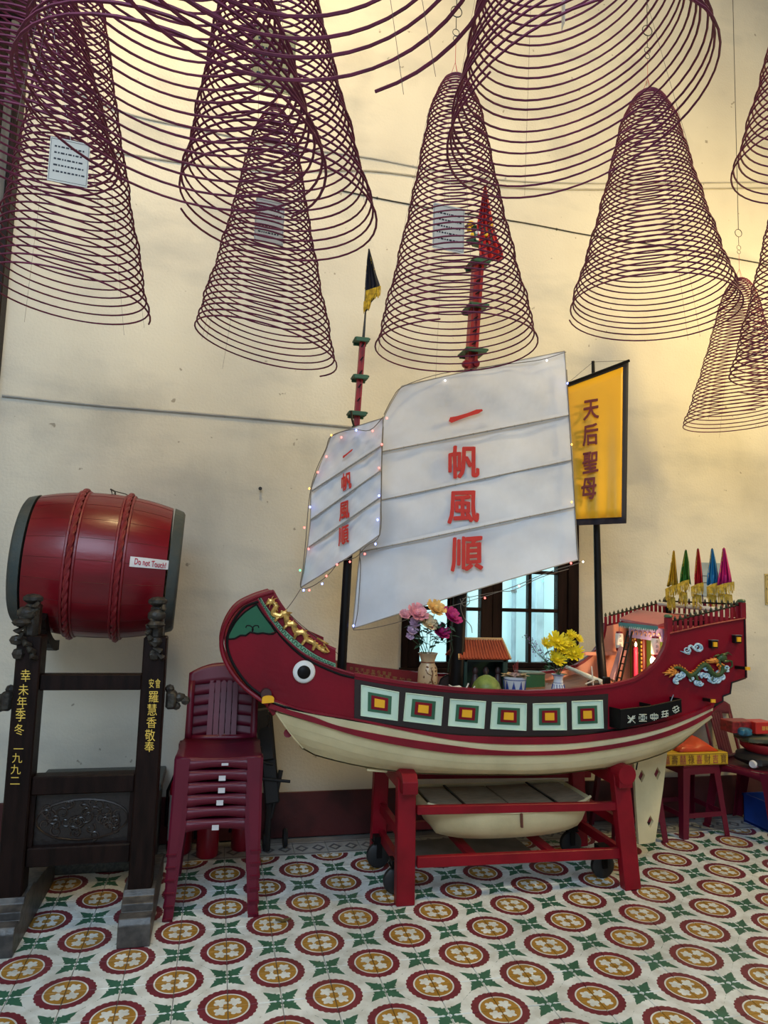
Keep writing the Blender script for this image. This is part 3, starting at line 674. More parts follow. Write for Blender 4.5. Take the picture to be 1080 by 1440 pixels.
# front and rear ends of the bottom
MB().grid([[lerp(hullrow(q)[0], mir(hullrow(q)[0]), t) for q in (0, .33, .66, 1)] for t in (0, .5, 1)]).build('stem_plate', CREAM, SHIP, solid=.012, soff=0)
# keel pieces under the bow end
mb = MB(); p = at(528, 1080, YC-.12); mb.box(p+V((0, 0, -.002)), (.11, .09, .014), Matrix.Rotation(radians(6), 3, 'Y'), ch=.003); p = at(563, 1089, YC-.12); mb.box(p, (.04, .09, .014), ch=.003)
mb.build('keel_block', CREAM, SHIP)
# bow fairlead with the yellow end, red foot and peg
mb = MB(); c = hp(374, 979, .02); mb.tube([c+V((0, -.02, .012)), c+V((0, .3, .012))], .026, 12); mb.build('fairlead', mat('brown fairlead', (.06, .02, .02), .5), SHIP, smooth=True)
c = hp(377, 984, .045); mb = MB(); pr = [V((c.x-.029, c.y, c.z-.018)), V((c.x+.029, c.y, c.z-.014))]+[V((c.x+.029*cos(a), c.y, c.z+.006+.014*sin(a))) for a in [pi*k/8 for k in range(9)]]
mb.prism(pr, (0, .02, 0)); mb.build('fairlead_end', YEL, SHIP)
MB().bar(at(376, 988, YC-.18), at(387, 1004, YC-.18), .02, .03, ch=.003).build('stem_foot', DRED, SHIP)
MB().tube([at(405, 1031, YC-.0), at(405, 1031, YC-.12)], .022, 10).build('peg', DRED, SHIP, smooth=True)
# window band
bt = [(498.5, 955), (569, 967), (632, 974), (687, 977), (754, 979), (810, 978.5), (855, 975.5)]; bb_ = [(498, 1012), (569, 1022), (632, 1032), (687, 1035.5), (747, 1036.5), (810, 1034), (854, 1028.5)]
A_ = resamp(bt, 25); B_ = resamp(bb_, 25)
BB = mat('brown black band', (.018, .008, .007), .5)
MB().grid([[hp(p.x, p.y, .003) for p in A_], [hp(p.x, p.y, .003) for p in B_]]).build('window_band', BB, SHIP, solid=.003, soff=1)
PN = [((507.8, 963), (561.5, 973.3), (559.6, 1014), (507, 1006.7)), ((570.7, 974), (623.7, 980), (620.7, 1020.7), (567, 1014)), ((633, 982.6), (683.7, 986.3), (681, 1025), (630, 1020.7)), ((691.9, 987), (741, 989.3), (740.4, 1027.8), (689.3, 1025)), ((749.3, 989.3), (796.7, 988), (797.4, 1027), (749.3, 1027)), ((804, 986), (847.8, 984.4), (849.3, 1024.4), (804.8, 1026))]
PGREEN = mat('panel green', (.03, .12, .06), .45)
for q in PN:
    cx, cy = sum(p[0] for p in q)/4, sum(p[1] for p in q)/4
    def quad(s, off): return [hp(cx+(u-cx)*s, cy+(v-cy)*s, off) for u, v in q]
    pn = MB().prism(quad(1, .009), (0, .004, 0)); pn = pn.build('window_panel', MINT, SHIP)
    mb = MB()
    Q = quad(.97, .012)
    for i in range(4): mb.tube([Q[i], Q[(i+1) % 4]], .0028, 5)
    mb.build('panel_edge', MINT, pn)
    MB().prism(quad(.62, .013), (0, .005, 0)).build('green_square', PGREEN, pn)
    MB().prism(quad(.44, .017), (0, .005, 0)).build('red_square', RED, pn)
    MB().prism(quad(.27, .021), (0, .006, 0)).build('yellow_square', YEL, pn)
# deck
S_ = [a for a in RP if 420 < a[0] < 900]
dk = [hp(a[0], a[1]) for a in S_]
dk = [V((p.x, p.y+.02, min(p.z-.055, 1.32 if p.x < 1 else p.z-.055))) for p in dk]
DZ = [(p.x, p.z) for p in dk]
def deckz(x): return ipl(x, DZ)
MB().grid([[lerp(p, mir(p), t) for p in dk] for t in [k/6 for k in range(7)]]).build('deck', DECK, SHIP, solid=.014, soff=-1)
# poop deck, aft end, inner quarter walls
zP = 1.375; xa, xb = 2.56, 2.945
MB().box(((xa+xb)/2, YC, zP), (xb-xa, 2*bhalf(2.8)-.05, .02), ch=.003).build('poop_deck', ROOFP, SHIP)
P = [hp(1047, 870), hp(1049, 953)]; MB().grid([[lerp(p, mir(p), t) for p in P] for t in (0, .5, 1)]).build('stern_board', DRED, SHIP, solid=.018, soff=0)
P = [hp(1049, 953), hp(1029, 960), hp(1027, 975), hp(1016.6, 979), hp(1016.6, 986), hp(1001, 1001)]; MB().grid([[lerp(p, mir(p), t) for p in P] for t in (0, .5, 1)]).build('stern_underside', DRED, SHIP, solid=.012, soff=0)
# railings: posts, handrail, pickets with spear heads
PICK = mat('picket dark head', (.03, .035, .02), .5)
def railing(base, topl, n, f_, u0=0, u1=1):
    rail = MB().tube([f_(hp(*topl[0], -.012)), f_(hp(*topl[1], -.012))], .0055, 6).build('handrail', BLACK, SHIP)
    for k in range(n):
        s = lerp(u0, u1, (k+.5)/n); b = hp(lerp(base[0][0], base[1][0], s), lerp(base[0][1], base[1][1], s), -.012); t = hp(lerp(topl[0][0], topl[1][0], s), lerp(topl[0][1], topl[1][1], s), -.012)
        b, t = f_(b), f_(V((b.x, t.y, t.z))); mb = MB(); mb.box((b+t)/2, (.017, .008, (t-b).length))
        mb.tube([t, t+V((0, 0, .006)), t+V((0, 0, .014)), t+V((0, 0, .026))], [.004, .0085, .008, .001], 6, 1)
        mb.build('picket', [DRED, PICK], SHIP)
base = ((946, 889), (1040, 869)); topl = ((946, 873.5), (1040, 850.5))
railing(base, topl, 13, lambda p: p); railing(base, topl, 15, mir, -.12, 1)
# far side picket row carried forward over the quarter
P = [mir(hp(1047, 869)), hp(1047, 869)]; Q = [p+V((-.005, 0, .075)) for p in P]
MB().tube(Q, .0055, 6).build('handrail', BLACK, SHIP)
for k in range(14):
    b = lerp(P[0], P[1], (k+.5)/14); mb = MB(); mb.box(b+V((-.005, 0, .037)), (.008, .011, .076)); mb.tube([b+V((-.005, 0, z)) for z in (.074, .08, .088, .1)], [.003, .0062, .0058, .0008], 6, 1); mb.build('picket', [DRED, PICK], SHIP)
line([(941, 891), (970, 884.5), (1000, 878), (1047, 869.7)], .006, DRED, name='deck_moulding', off=.004)
for f_, m_ in ((lambda p: p, DRED), (mir, BLACK)):
    for (u, v0, v1, w_) in ((940, 892, 868, .034), (1043, 870, 846, .036)):
        if m_ is BLACK and u == 940: continue
        b = f_(hp(u, v0, -.012)); h_ = (v0-v1)/CAM_F*3.75
        o = MB().box(b+V((0, 0, h_/2)), (w_, w_, h_), ch=.003).build('post', m_, SHIP)
        kb = MB(); kb.lathe([(0.0, 0), (.021, .001), (.024, .008), (.018, .016), (0, .019)], b+V((0, 0, h_)), 12); kb.build('post_cap', GREEN, o, smooth=True)
# cloud and dragon reliefs on the quarter
BLUEC = mat('cloud blue white', (.50, .62, .68), .4, var=.3, nscale=60, dirt=(.12, .32, .45)); DGRN = mat('dragon green', (.035, .075, .02), .4, var=.2, nscale=50); ORG = mat('flame orange', (.60, .22, .02), .45, var=.3, nscale=60, dirt=(.35, .08, .01))
sc7 = 7.714
def q7(x, y): return (920+x/sc7, 860+y/sc7)
def hq(x, y, off): return hp(*q7(x, y), off)
def curl(mb, cx, cy, r, turns=1.4, a0=0, th=.0045, off=.008, m=0, sgn=1):
    P = []
    for i in range(int(14*turns)+1):
        a = a0+sgn*2*pi*i/14; rr = r*(1-i/(14*turns+4)); P.append(hq(cx+cos(a)*rr, cy+sin(a)*rr, off+.006*i/(14*turns)))
    mb.tube(P, [th*(1-.4*i/len(P)) for i in range(len(P))], 6, m)
mb = MB(); P = cat_rom([(280, 428, 0), (320, 440, 0), (360, 450, 0), (390, 430, 0), (375, 390, 0), (400, 370, 0), (430, 400, 0), (470, 425, 0), (515, 410, 0), (510, 370, 0), (465, 352, 0), (435, 380, 0)], 4)
mb.tube([hq(p.x, p.y, .007) for p in P], [ipl(i/len(P), ((0, .001), (.15, .006), (.9, .007), (1, .003))) for i in range(len(P))], 7)
curl(mb, 355, 415, 38); curl(mb, 470, 392, 40, a0=pi); mb.ball(hq(370, 455, .004), .010, n=8, sc=(1.3, .5, .7)); mb.ball(hq(495, 425, .004), .010, n=8, sc=(1.2, .5, .8))
mb.build('cloud_relief', BLUEC, SHIP, smooth=True)
body = cat_rom([(190, 650, 0), (215, 610, 0), (270, 610, 0), (330, 650, 0), (390, 690, 0), (450, 660, 0), (500, 600, 0), (550, 575, 0), (590, 610, 0), (620, 660, 0), (670, 690, 0), (720, 670, 0), (735, 610, 0), (700, 560, 0), (700, 510, 0), (740, 480, 0)], 5)
mb = MB(); nb = len(body); mb.tube([hq(p.x, p.y, .012) for p in body], [ipl(i/nb, ((0, .004), (.15, .010), (.5, .016), (.8, .014), (1, .013))) for i in range(nb)], 8)
mb.ball(hq(745, 500, .016), .024, n=10, sc=(1.1, .6, .9)); mb.ball(hq(775, 540, .018), .016, n=8, sc=(1.4, .6, .5)); mb.ball(hq(760, 465, .02), .014, n=8, sc=(1.8, .6, .5))
mb.tube([hq(760, 460, .018), hq(800, 445, .022), hq(845, 475, .016)], [.006, .004, .001], 6); mb.tube([hq(700, 470, .016), hq(660, 480, .02), hq(640, 495, .014)], [.006, .004, .001], 6)
mb.tube([hq(790, 530, .012), hq(840, 540, .014), hq(848, 590, .012), hq(800, 625, .010)], [.005, .006, .005, .003], 7)
for a, b, c in (((330, 650), (390, 720), (410, 760)), ((450, 680), (470, 740), (500, 760)), ((640, 680), (620, 740), (640, 760)), ((720, 660), (770, 640), (800, 600))): mb.tube([hq(*a, .01), hq(*b, .014), hq(*c, .01)], [.010, .008, .005], 7)
dr = mb.build('dragon_relief', DGRN, SHIP, smooth=True); dr['label'] = 'green dragon relief with orange flames among blue clouds'
mb = MB()
for i in range(4, nb-6, 2):
    p = body[i]; t = (body[i+1]-body[i-1]).normalized(); nn = V((t.y, -t.x, 0)); L = random.uniform(26, 40)
    mb.tube([hq(p.x+nn.x*12, p.y+nn.y*12, .012), hq(p.x+nn.x*L*.8, p.y+nn.y*L*.8, .016), hq(p.x+nn.x*L-t.x*14, p.y+nn.y*L-t.y*14, .012)], [.006, .0045, .0006], 5)
for k, (x, y) in enumerate(((85, 665), (110, 690), (150, 615), (130, 640), (160, 715), (180, 600))): mb.tube([hq(220, 660, .010), hq((x+220)/2, (y+650)/2+(-6 if k % 2 else 6), .016), hq(x, y, .01)], [.010, .008, .0008], 6)
for x, y in ((545, 530), (570, 555), (600, 505), (585, 540), (640, 495), (560, 520)): mb.tube([hq(690, 540, .016), hq((x+690)/2, (y+540)/2, .02), hq(x, y, .012)], [.009, .007, .0008], 6)
for x, y in ((680, 600), (720, 610), (760, 595)): mb.tube([hq(700, 560, .018), hq(x, y-12, .022), hq(x+4, y, .016)], [.006, .005, .001], 5)
curl(mb, 225, 650, 34, th=.005); mb.build('flames', ORG, dr, smooth=True)
mb = MB()
for (x, y, r, a, sg) in ((265, 700, 40, 0, 1), (305, 680, 34, 2, -1), (240, 745, 36, 1, 1), (410, 730, 26, 2, 1), (470, 665, 30, 4, -1), (495, 775, 34, 0, 1), (560, 620, 32, 3, 1), (565, 700, 34, 1, -1), (640, 740, 40, 0, 1), (690, 735, 36, 2, -1), (735, 715, 34, 4, 1), (790, 615, 34, 1, 1), (690, 660, 26, 5, 1), (530, 690, 30, 2, 1), (610, 735, 26, 3, -1), (460, 770, 26, 1, 1)):
    curl(mb, x, y, r, a0=a, sgn=sg, th=.0065, off=.010); mb.ball(hq(x, y, .006), .009, n=7, sc=(1.2, .6, 1))
mb.build('clouds', BLUEC, dr, smooth=True)
# beams with yellow ends
def beam(px, w_, ln, name='beam', frame=True):
    c = hp(px[0], px[1], 0)
    d = V((.35, -1, 0)).normalized()
    o = MB()
    if frame:
        o.box(c+d*.012, (w_*2.0, .034, w_*2.1), ch=.003); o = o.build('beam_box', BLACK, SHIP); o2 = MB().box(c+V((0, -.032, 0)), (w_*1.05, .012, w_*1.2)).build('yellow_end', YEL, o)
        MB().box(c+d*.012+V((0, 0, w_*1.08)), (w_*2.1, .036, .004)).build('mirror_strip', STEEL, o)
    return o
beam((1000, 905.5), .021, 0); beam((1033, 898.5), .021, 0)
for (a, b) in (((1034, 938), (1050.5, 940)), ((989, 983), (1002, 985.5))):
    p = hp(*a, -.01); q = at(b[0], b[1], p.y-.10); o = MB().bar(p, q, .022, .017, ch=.002).build('beam', BLACK, SHIP); d = (q-p).normalized(); MB().bar(q, q+d*.012, .0225, .0175).build('yellow_end', YEL, o)
# black open box with white fretwork
f = .07
FL_ = [(872, 998), (915, 993), (958, 983.5)]; FB_ = [(872, 1025), (915, 1015), (959, 1001.5)]
t_ = [hp(*p, f) for p in FL_]; b2 = [hp(*p, f) for p in FB_]; ti = [V((p.x-.02, p.y+f+.006, p.z)) for p in t_]; bi = [V((p.x-.02, p.y+f+.006, p.z)) for p in b2]
mb = MB(); mb.grid([t_, b2]); mb.grid([bi, b2]); mb.add([t_[0], b2[0], bi[0], ti[0]], [(0, 1, 2, 3)]); mb.add([t_[-1], b2[-1], bi[-1], ti[-1]], [(3, 2, 1, 0)])
gb = mb.build('gallery_box', BLACK, SHIP, solid=.006, soff=0)
mb = MB(); mb.tube(t_, .004, 5); mb.tube([t_[0], ti[0]], .004, 5); mb.tube([t_[-1], ti[-1]], .004, 5); mb.bar(lerp(t_[1], t_[1], .5), ti[1], .006, .02); mb.build('box_rim', BLACK, gb)
MB().tube([hp(941, 992, .03), hp(947, 977, .03)], .003, 6).build('rod', STEEL, gb)
OFFW = mat('fret white', (.62, .66, .55), .6)
for k, (x, y) in enumerate(((888, 1011.5), (904, 1009.5), (920, 1008), (935, 1004), (950.5, 997.5))):
    mb = MB(); s = 5.2
    def L_(a, b): mb.tube([hp(x+a[0]*s, y+a[1]*s, f+.004), hp(x+b[0]*s, y+b[1]*s, f+.004)], .0024, 4)
    if k == 0:
        L_((-1, -1), (1, 1)); L_((-1, 1), (1, -1)); L_((-1, -.4), (-.3, 0)); L_((1, -.4), (.3, 0)); L_((-.5, 1), (0, .3)); L_((.5, -1), (0, -.3))
    elif k == 1:
        for a, b in (((-.5, -.5), (.5, -.5)), ((.5, -.5), (.5, .5)), ((.5, .5), (-.5, .5)), ((-.5, .5), (-.5, -.5)), ((-1, -.9), (1, -.9)), ((-1, .9), (1, .9)), ((-1, -.4), (-1, .4)), ((1, -.4), (1, .4)), ((0, -.9), (0, .9))): L_(a, b)
    elif k == 2:
        for a, b in (((0, -1), (0, 1)), ((-1, -.5), (1, -.5)), ((-1, .4), (1, .4)), ((-1, -.5), (-1, .4)), ((1, -.5), (1, .4)), ((-.5, -.8), (-.5, .8)), ((.5, -.8), (.5, .8))): L_(a, b)
    elif k == 3:
        for a, b in (((-.9, -.5), (.9, -.9)), ((-.9, .9), (.9, .5)), ((-.4, -.9), (-.6, .9)), ((.5, -.9), (.3, .9)), ((-.9, .1), (.9, -.1)), ((.8, -.4), (.9, .2))): L_(a, b)
    else:
        for a, b in (((-.9, -.2), (.3, -.9)), ((-.6, .5), (.9, -.5)), ((-.2, 1), (.9, .3)), ((-.5, -.8), (.1, .8)), ((.4, -1), (.8, .4)), ((-.9, .2), (-.4, .9))): L_(a, b)
    mb.build('fret_motif', OFFW, gb)
# cabin under the poop
CX = 2.60
cab = MB().box((CX+.01, YC, (1.02+zP)/2), (.02, .58, zP-1.02)); cab = cab.build('cabin_front', mat('olive cabin door', (.13, .20, .03), .5), SHIP); cab['label'] = 'olive green cabin front with red posts'
roof = MB(); ra = [V((2.43, 3.50, 1.385)), V((2.43, 3.89, 1.40)), V((2.62, 3.98, 1.455)), V((2.62, 3.50, 1.44))]
roof.prism([ra[0], ra[1], ra[2], ra[3]], (0, 0, .012)); cr_ = roof.build('cabin_roof', ROOFP, SHIP)
mb = MB(); mb.box((2.428, 3.695, 1.380), (.006, .39, .018)); 
for k in range(19): y = 3.51+k*.0204; mb.prism([V((2.427, y, 1.373)), V((2.427, y+.018, 1.373)), V((2.427, y+.009, 1.357))], (.003, 0, 0))
mb.build('fringe', TEAL, cr_)
LILAC = mat('lilac valance', (.30, .24, .48), .7, var=.1)
vl = MB().box((2.50, 3.72, 1.335), (.008, .34, .075)).build('valance', LILAC, SHIP)
mb = MB()
for k in range(7): curlc = V((2.494, 3.58+.045*k, 1.33)); mb.tube([curlc+V((0, .012*cos(a), .012*sin(a))) for a in [i*.7 for i in range(8)]], .0022, 4)
mb.build('gilt_scrolls', GOLD, vl)
for y, r_ in ((3.93, .016), (3.83, .016), (3.52, .016)): MB().tube([(2.56, y, 1.0), (2.56, y, zP)], r_, 10).build('cabin_post', mat('deep red post', (.12, .006, .008), .4), SHIP, smooth=True)
mb = MB()
ca_y = atX(894.5, 950, 2.50).y
for k in range(12): z = 1.08+k*.024; mb.box((2.543, 3.83, z), (.003, .012, .013))
mb.build('gilt_couplet', GOLDT, SHIP)
mb = MB()
for k in range(14): mb.ball((2.52, ca_y+.02+.012*sin(k*2.1)+.003*k, 1.19+.009*k), .008, n=6)
mb.build('gilt_garland', GOLD, SHIP, smooth=True)
CR = mat('glowing red candle shade', (.7, .02, .04), .4, emit=((1, .02, .05), 1.2))
cl = thing('candle_lamp', 'little red electric candle lit inside the cabin', 'lamp', (2.50, ca_y, deckz(2.45)))
z0 = deckz(2.45); MB().lathe([(.02, 0), (.02, .012), (.011, .016), (.011, .20), (.006, .205)], (2.50, ca_y, z0), 12).build('candle_body', CR, cl, smooth=True)
FLM = mat('warm flame bulb', (1, .8, .5), .4, emit=((1, .75, .4), 9))
MB().lathe([(.0, .205), (.006, .212), (.007, .222), (0, .238)], (2.50, ca_y, z0), 10).build('flame_bulb', FLM, cl, smooth=True)
# lanterns
def lantern(c, lab):
    t = thing('paper_lantern', lab, 'lantern', c, group='small white lanterns under the cabin roof')
    z = c[2]
    MB().lathe([(.0, .0), (.019, .0), (.0235, .010), (.0245, .05), (.0235, .088), (.019, .098), (0, .098)], (c[0], c[1], z), 18).build('shade', LANT, t, smooth=True)
    mb = MB(); mb.lathe([(0, -.016), (.016, -.016), (.021, -.006), (.021, .004), (0, .004)], (c[0], c[1], z), 16); mb.lathe([(0, .094), (.021, .094), (.018, .104), (0, .106)], (c[0], c[1], z), 16); mb.build('end_ring', DRED, t, smooth=True)
    mb = MB()
    for k, ch in enumerate('天后宮'): mb.text(ch, lambda x, y, zz, k=k: V((c[0]-.006+x*.016, c[1]-sqrt(max(1e-6, .0255**2-(x*.016-.006)**2)), z+.076-.026*k+y*.02)))
    mb.build('lettering', INK, t)
    MB().tube([(c[0], c[1], z+.104), (c[0], c[1], z+.145)], .0015, 4).build('cord', WIRE, t)
a = atX(922, 921, 2.45); lantern((a.x, a.y, a.z), 'small white lantern above the lit bulb, hanging near the ship side')
a = atX(871, 912, 2.45); lantern((a.x, a.y, a.z), 'small white lantern beside the ladder, hanging toward the far ship side')
a = atX(919, 924, 2.46); bt_ = thing('light_bulb', 'glowing warm bulb under the near paper lantern', 'bulb', (a.x, a.y, a.z-.05))
MB().lathe([(0, -.046), (.012, -.04), (.018, -.026), (.019, -.014), (.012, -.002), (.010, .004)], a, 16).build('bulb_glass', mat('lit bulb glass', (1, .9, .7), .3, emit=((1, .78, .45), 9)), bt_, smooth=True)
l = bpy.data.lights.new('bulb_light', 'POINT'); l.specular_factor = .15; l.energy = 6; l.color = (1, .66, .36); l.shadow_soft_size = .02; lo = bpy.data.objects.new('bulb_light', l); COL.objects.link(lo); lo.location = a+V((-.04, 0, -.03))
# ladder
lb, lt = atX(867, 968, 2.36), atX(883, 887, 2.45); lb.z = deckz(2.36)
lad = thing('ladder', 'thin black ladder leaning on the cabin roof', 'ladder', lb)
for s in (0, .045): MB().bar(lb+V((0, -s, 0)), lt+V((0, -s, 0)), .008, .008).build('rail', BLACK, lad)
for k in range(7): p = lerp(lb, lt, (k+.6)/7.3); MB().bar(p, p+V((0, -.045, 0)), .006, .006).build('rung', BLACK, lad)
lb2, lt2 = atX(862, 970, 2.35), atX(876, 912, 2.45); lb2.z = deckz(2.35)
MB().bar(lb2, lt2, .03, .05, ch=.002).build('leaning_plank', mat('mauve plank', (.30, .16, .16), .5), SHIP)
MB().bar(at(818, 919, YC+.26), at(868, 919, YC+.26), .02, .026, upv=(0, 1, 0)).build('bulwark_rib', PINK, SHIP)
# inner bow plaque
q = [at(488, 933, YC+.225), at(590, 946, YC+.225), at(588, 975, YC+.225), at(487, 958, YC+.225)]
PL = thing('name_plaque', 'red plaque with faint gold lettering leaning inside the ship behind the bow mast', 'plaque', (q[3].x, q[3].y, deckz(q[3].x)))
mb = MB().prism([q[3], q[2], q[1], q[0]], (0, .008, 0)); mb.build('board', mat('plaque red', (.25, .012, .015), .45), PL)
def plq(s, tt): return lerp(lerp(q[0], q[1], s), lerp(q[3], q[2], s), tt)
mb = MB()
for body, s, tt, sz, st in (('恭賀天后聖母寶誕', .06, .25, .022, .075), ('合家平安萬事如意', .16, .48, .034, .10), ('一九九二年敬奉', .52, .80, .022, .065)):
    for k, ch in enumerate(body):
        if s+st*k > .95: break
        c = plq(s+st*k, tt); e = (q[1]-q[0]).normalized(); mb.text(ch, lambda x, y, z: c+e*x*sz+V((0, -.0015, y*sz)))
mb.build('lettering', mat('dull gold lettering', (.36, .20, .05), .5), PL)
# ------------------------------------------------------------------ masts
def mast(pts, r, m, name):
    return MB().tube(pts, r, 12).build(name, m, SHIP, smooth=True)
YM = 3.80
def mastset(name, low, up_, brs, rlow, w_, tip):
    b, e = at(*low[0], YM), at(*low[1], YM); b.z = deckz(b.x)
    m = MB().tube([b, e], [rlow*1.1, rlow*.9], 14).build(name, BLACK, SHIP, smooth=True)
    a, c = at(*up_[0], YM), at(*up_[1], YM); d = (c-a).normalized()
    u_ = MB()
    u_.bar(a+V((-w_*.32, 0, 0)), c+V((-w_*.32, 0, 0)), w_*.3, w_, upv=(0, 1, 0)); u_.bar(a+V((w_*.32, 0, 0)), c+V((w_*.32, 0, 0)), w_*.3, w_, upv=(0, 1, 0)); u_.bar(a+V((0, .0, 0)), c+V((0, .0, 0)), w_*.7, w_*.8, upv=(0, 1, 0))
    u_.build('topmast', mat('topmast red', (.30, .012, .014), .45, var=.2), m)
    rg = MB(); n = int((c-a).length/.075)
    for k in range(n): p = lerp(a, c, (k+.5)/n); MB().bar(p+V((-w_*.22, -w_*.46, -.008)), p+V((w_*.22, -w_*.46, .014)), .012, .006).build('rung', BLACK, m)

    for (u, v, wd) in brs:
        p = at(u, v, YM); hw_ = wd/CAM_F*3.7/2
        g = MB(); g.box(p, (hw_*2, w_*2.6, .012), ch=.004); g.box(p+V((0, -w_*1.2, -.006)), (hw_*1.7, .01, .026), ch=.003); g.box(p+V((0, w_*1.2, -.006)), (hw_*1.7, .01, .026), ch=.003)
        g.build('crosstree', GREEN, m)
    return m
mf = mastset('fore_mast', ((480, 945), (500, 600)), ((500, 612), (510, 478)), ((508, 479, 24), (506, 531, 25), (502, 582, 29)), .024, .034, None)
mm = mastset('main_mast', ((641, 950), (660, 560)), ((661, 530), (672, 372)), ((672, 372, 32), (668, 434, 33), (665, 496, 37)), .038, .062, None)
MB().tube([at(510, 478, YM), at(514, 440, YM)], .005, 6).build('flag_rod', WIRE, mf)
for s in (-1, 1): MB().lathe([(0, -.02), (.02, -.018), (.024, 0), (.02, .018), (0, .02)], at(662+s*7, 512, YM-.02), 10, R=Matrix.Rotation(pi/2, 3, 'X')).build('masthead_knob', DRED, mm, smooth=True)
MB().tube([at(498, 600, YM-.05), at(495, 590, YM-.05), at(494, 578, YM-.05)], .006, 6).build('halyard_block', BLACK, mf)
# upper main mast cage
p = at(676, 333, YM); g = MB()
for (dx, dz) in ((-.07, .05), (.07, .035), (-.05, -.045), (.085, -.06)): g.box(p+V((dx*.3, 0, dz)), (.15, .05, .014), Matrix.Rotation(.12, 3, 'Y'), ch=.003)
g.box(p+V((-.045, 0, 0)), (.014, .05, .1)); g.box(p+V((.06, 0, -.012)), (.014, .05, .1)); g.build('mast_cage', GREEN, mm)
g = MB()
for (u, v, r_) in ((662, 315, .020), (660, 323, .016), (690, 316, .015), (683, 330, .017), (664, 330, .012)): g.ball(at(u, v, YM-.03), r_, n=8)
g.build('yellow_tassel', mat('yellow silk', (.8, .5, .02), .6), mm, smooth=True)
g = MB().ball(at(672, 327, YM-.03), .018, n=8); g.build('white_ball', WHITE, mm, smooth=True)
RCL = mat('red pennant cloth', (.42, .01, .015), .6)
def pennant(mb, top, pts, Y, fold=.02, n=10):     # hanging cloth from a rod: outline columns left/right in pixels
    rows = []
    for i, (v, l, r) in enumerate(pts):
        rows.append([at(lerp(l, r, k/n), v+2*sin(k*1.3)*(i/len(pts)), Y-fold*sin(k*2.4+i*.3)) for k in range(n+1)])
    mb.grid(rows)
mb = MB(); pennant(mb, None, [(262, 681, 684), (280, 677, 687), (300, 674, 691), (318, 671, 694), (336, 674, 699), (350, 674, 706), (362, 676, 708), (366, 680, 700)], YM-.03)
o = mb.build('pennant', RCL, mm, solid=.003, smooth=True); MB().tube([at(674, 372, YM), at(682, 262, YM)], .006, 6).build('flag_rod', WIRE, mm)
# fore flag: navy with yellow fringe
FR = mat('yellow fringe', (.55, .36, .02), .7, var=.25, nscale=50)
def fringe(mb, P, L, n, m=0, jit=.3):
    for i in range(n):
        s = i/(n-1)*(len(P)-1); k = min(int(s), len(P)-2); p = lerp(P[k], P[k+1], s-k); l_ = L*random.uniform(1-jit, 1)
        mb.tube([p, p+V((random.uniform(-.002, .002), random.uniform(-.004, .001), -l_*.6)), p+V((random.uniform(-.004, .004), random.uniform(-.004, .004), -l_))], [.0026, .0024, .0018], 4, m)
ff = thing('flag', 'navy triangular flag with yellow fringe furled at the top of the short mast', 'flag', at(512, 476, YM), group='pennants on the mast tops')
MB().tube([at(512, 476, YM), at(514, 440, YM), at(519, 350, YM)], .0045, 6).build('flag_pole', WIRE, ff)
mb = MB(); pennant(mb, None, [(351, 518, 520), (365, 516, 524), (385, 515, 529), (400, 514, 534), (412, 514, 533), (424, 513, 522), (436, 513, 518)], YM-.02, .015)
mb.build('cloth', NAVY, ff, solid=.003, smooth=True)
mb = MB(); fringe(mb, [at(514, 409, YM-.03), at(535, 402, YM-.03)], .075, 26); fringe(mb, [at(512, 424, YM-.035), at(521, 418, YM-.035)], .075, 12); fringe(mb, [at(516, 370, YM-.02), at(514, 400, YM-.02)], .03, 10); fringe(mb, [at(521, 362, YM-.02), at(526, 378, YM-.02)], .012, 6)
props(mb.build('fringe', FR, ff), kind='stuff')
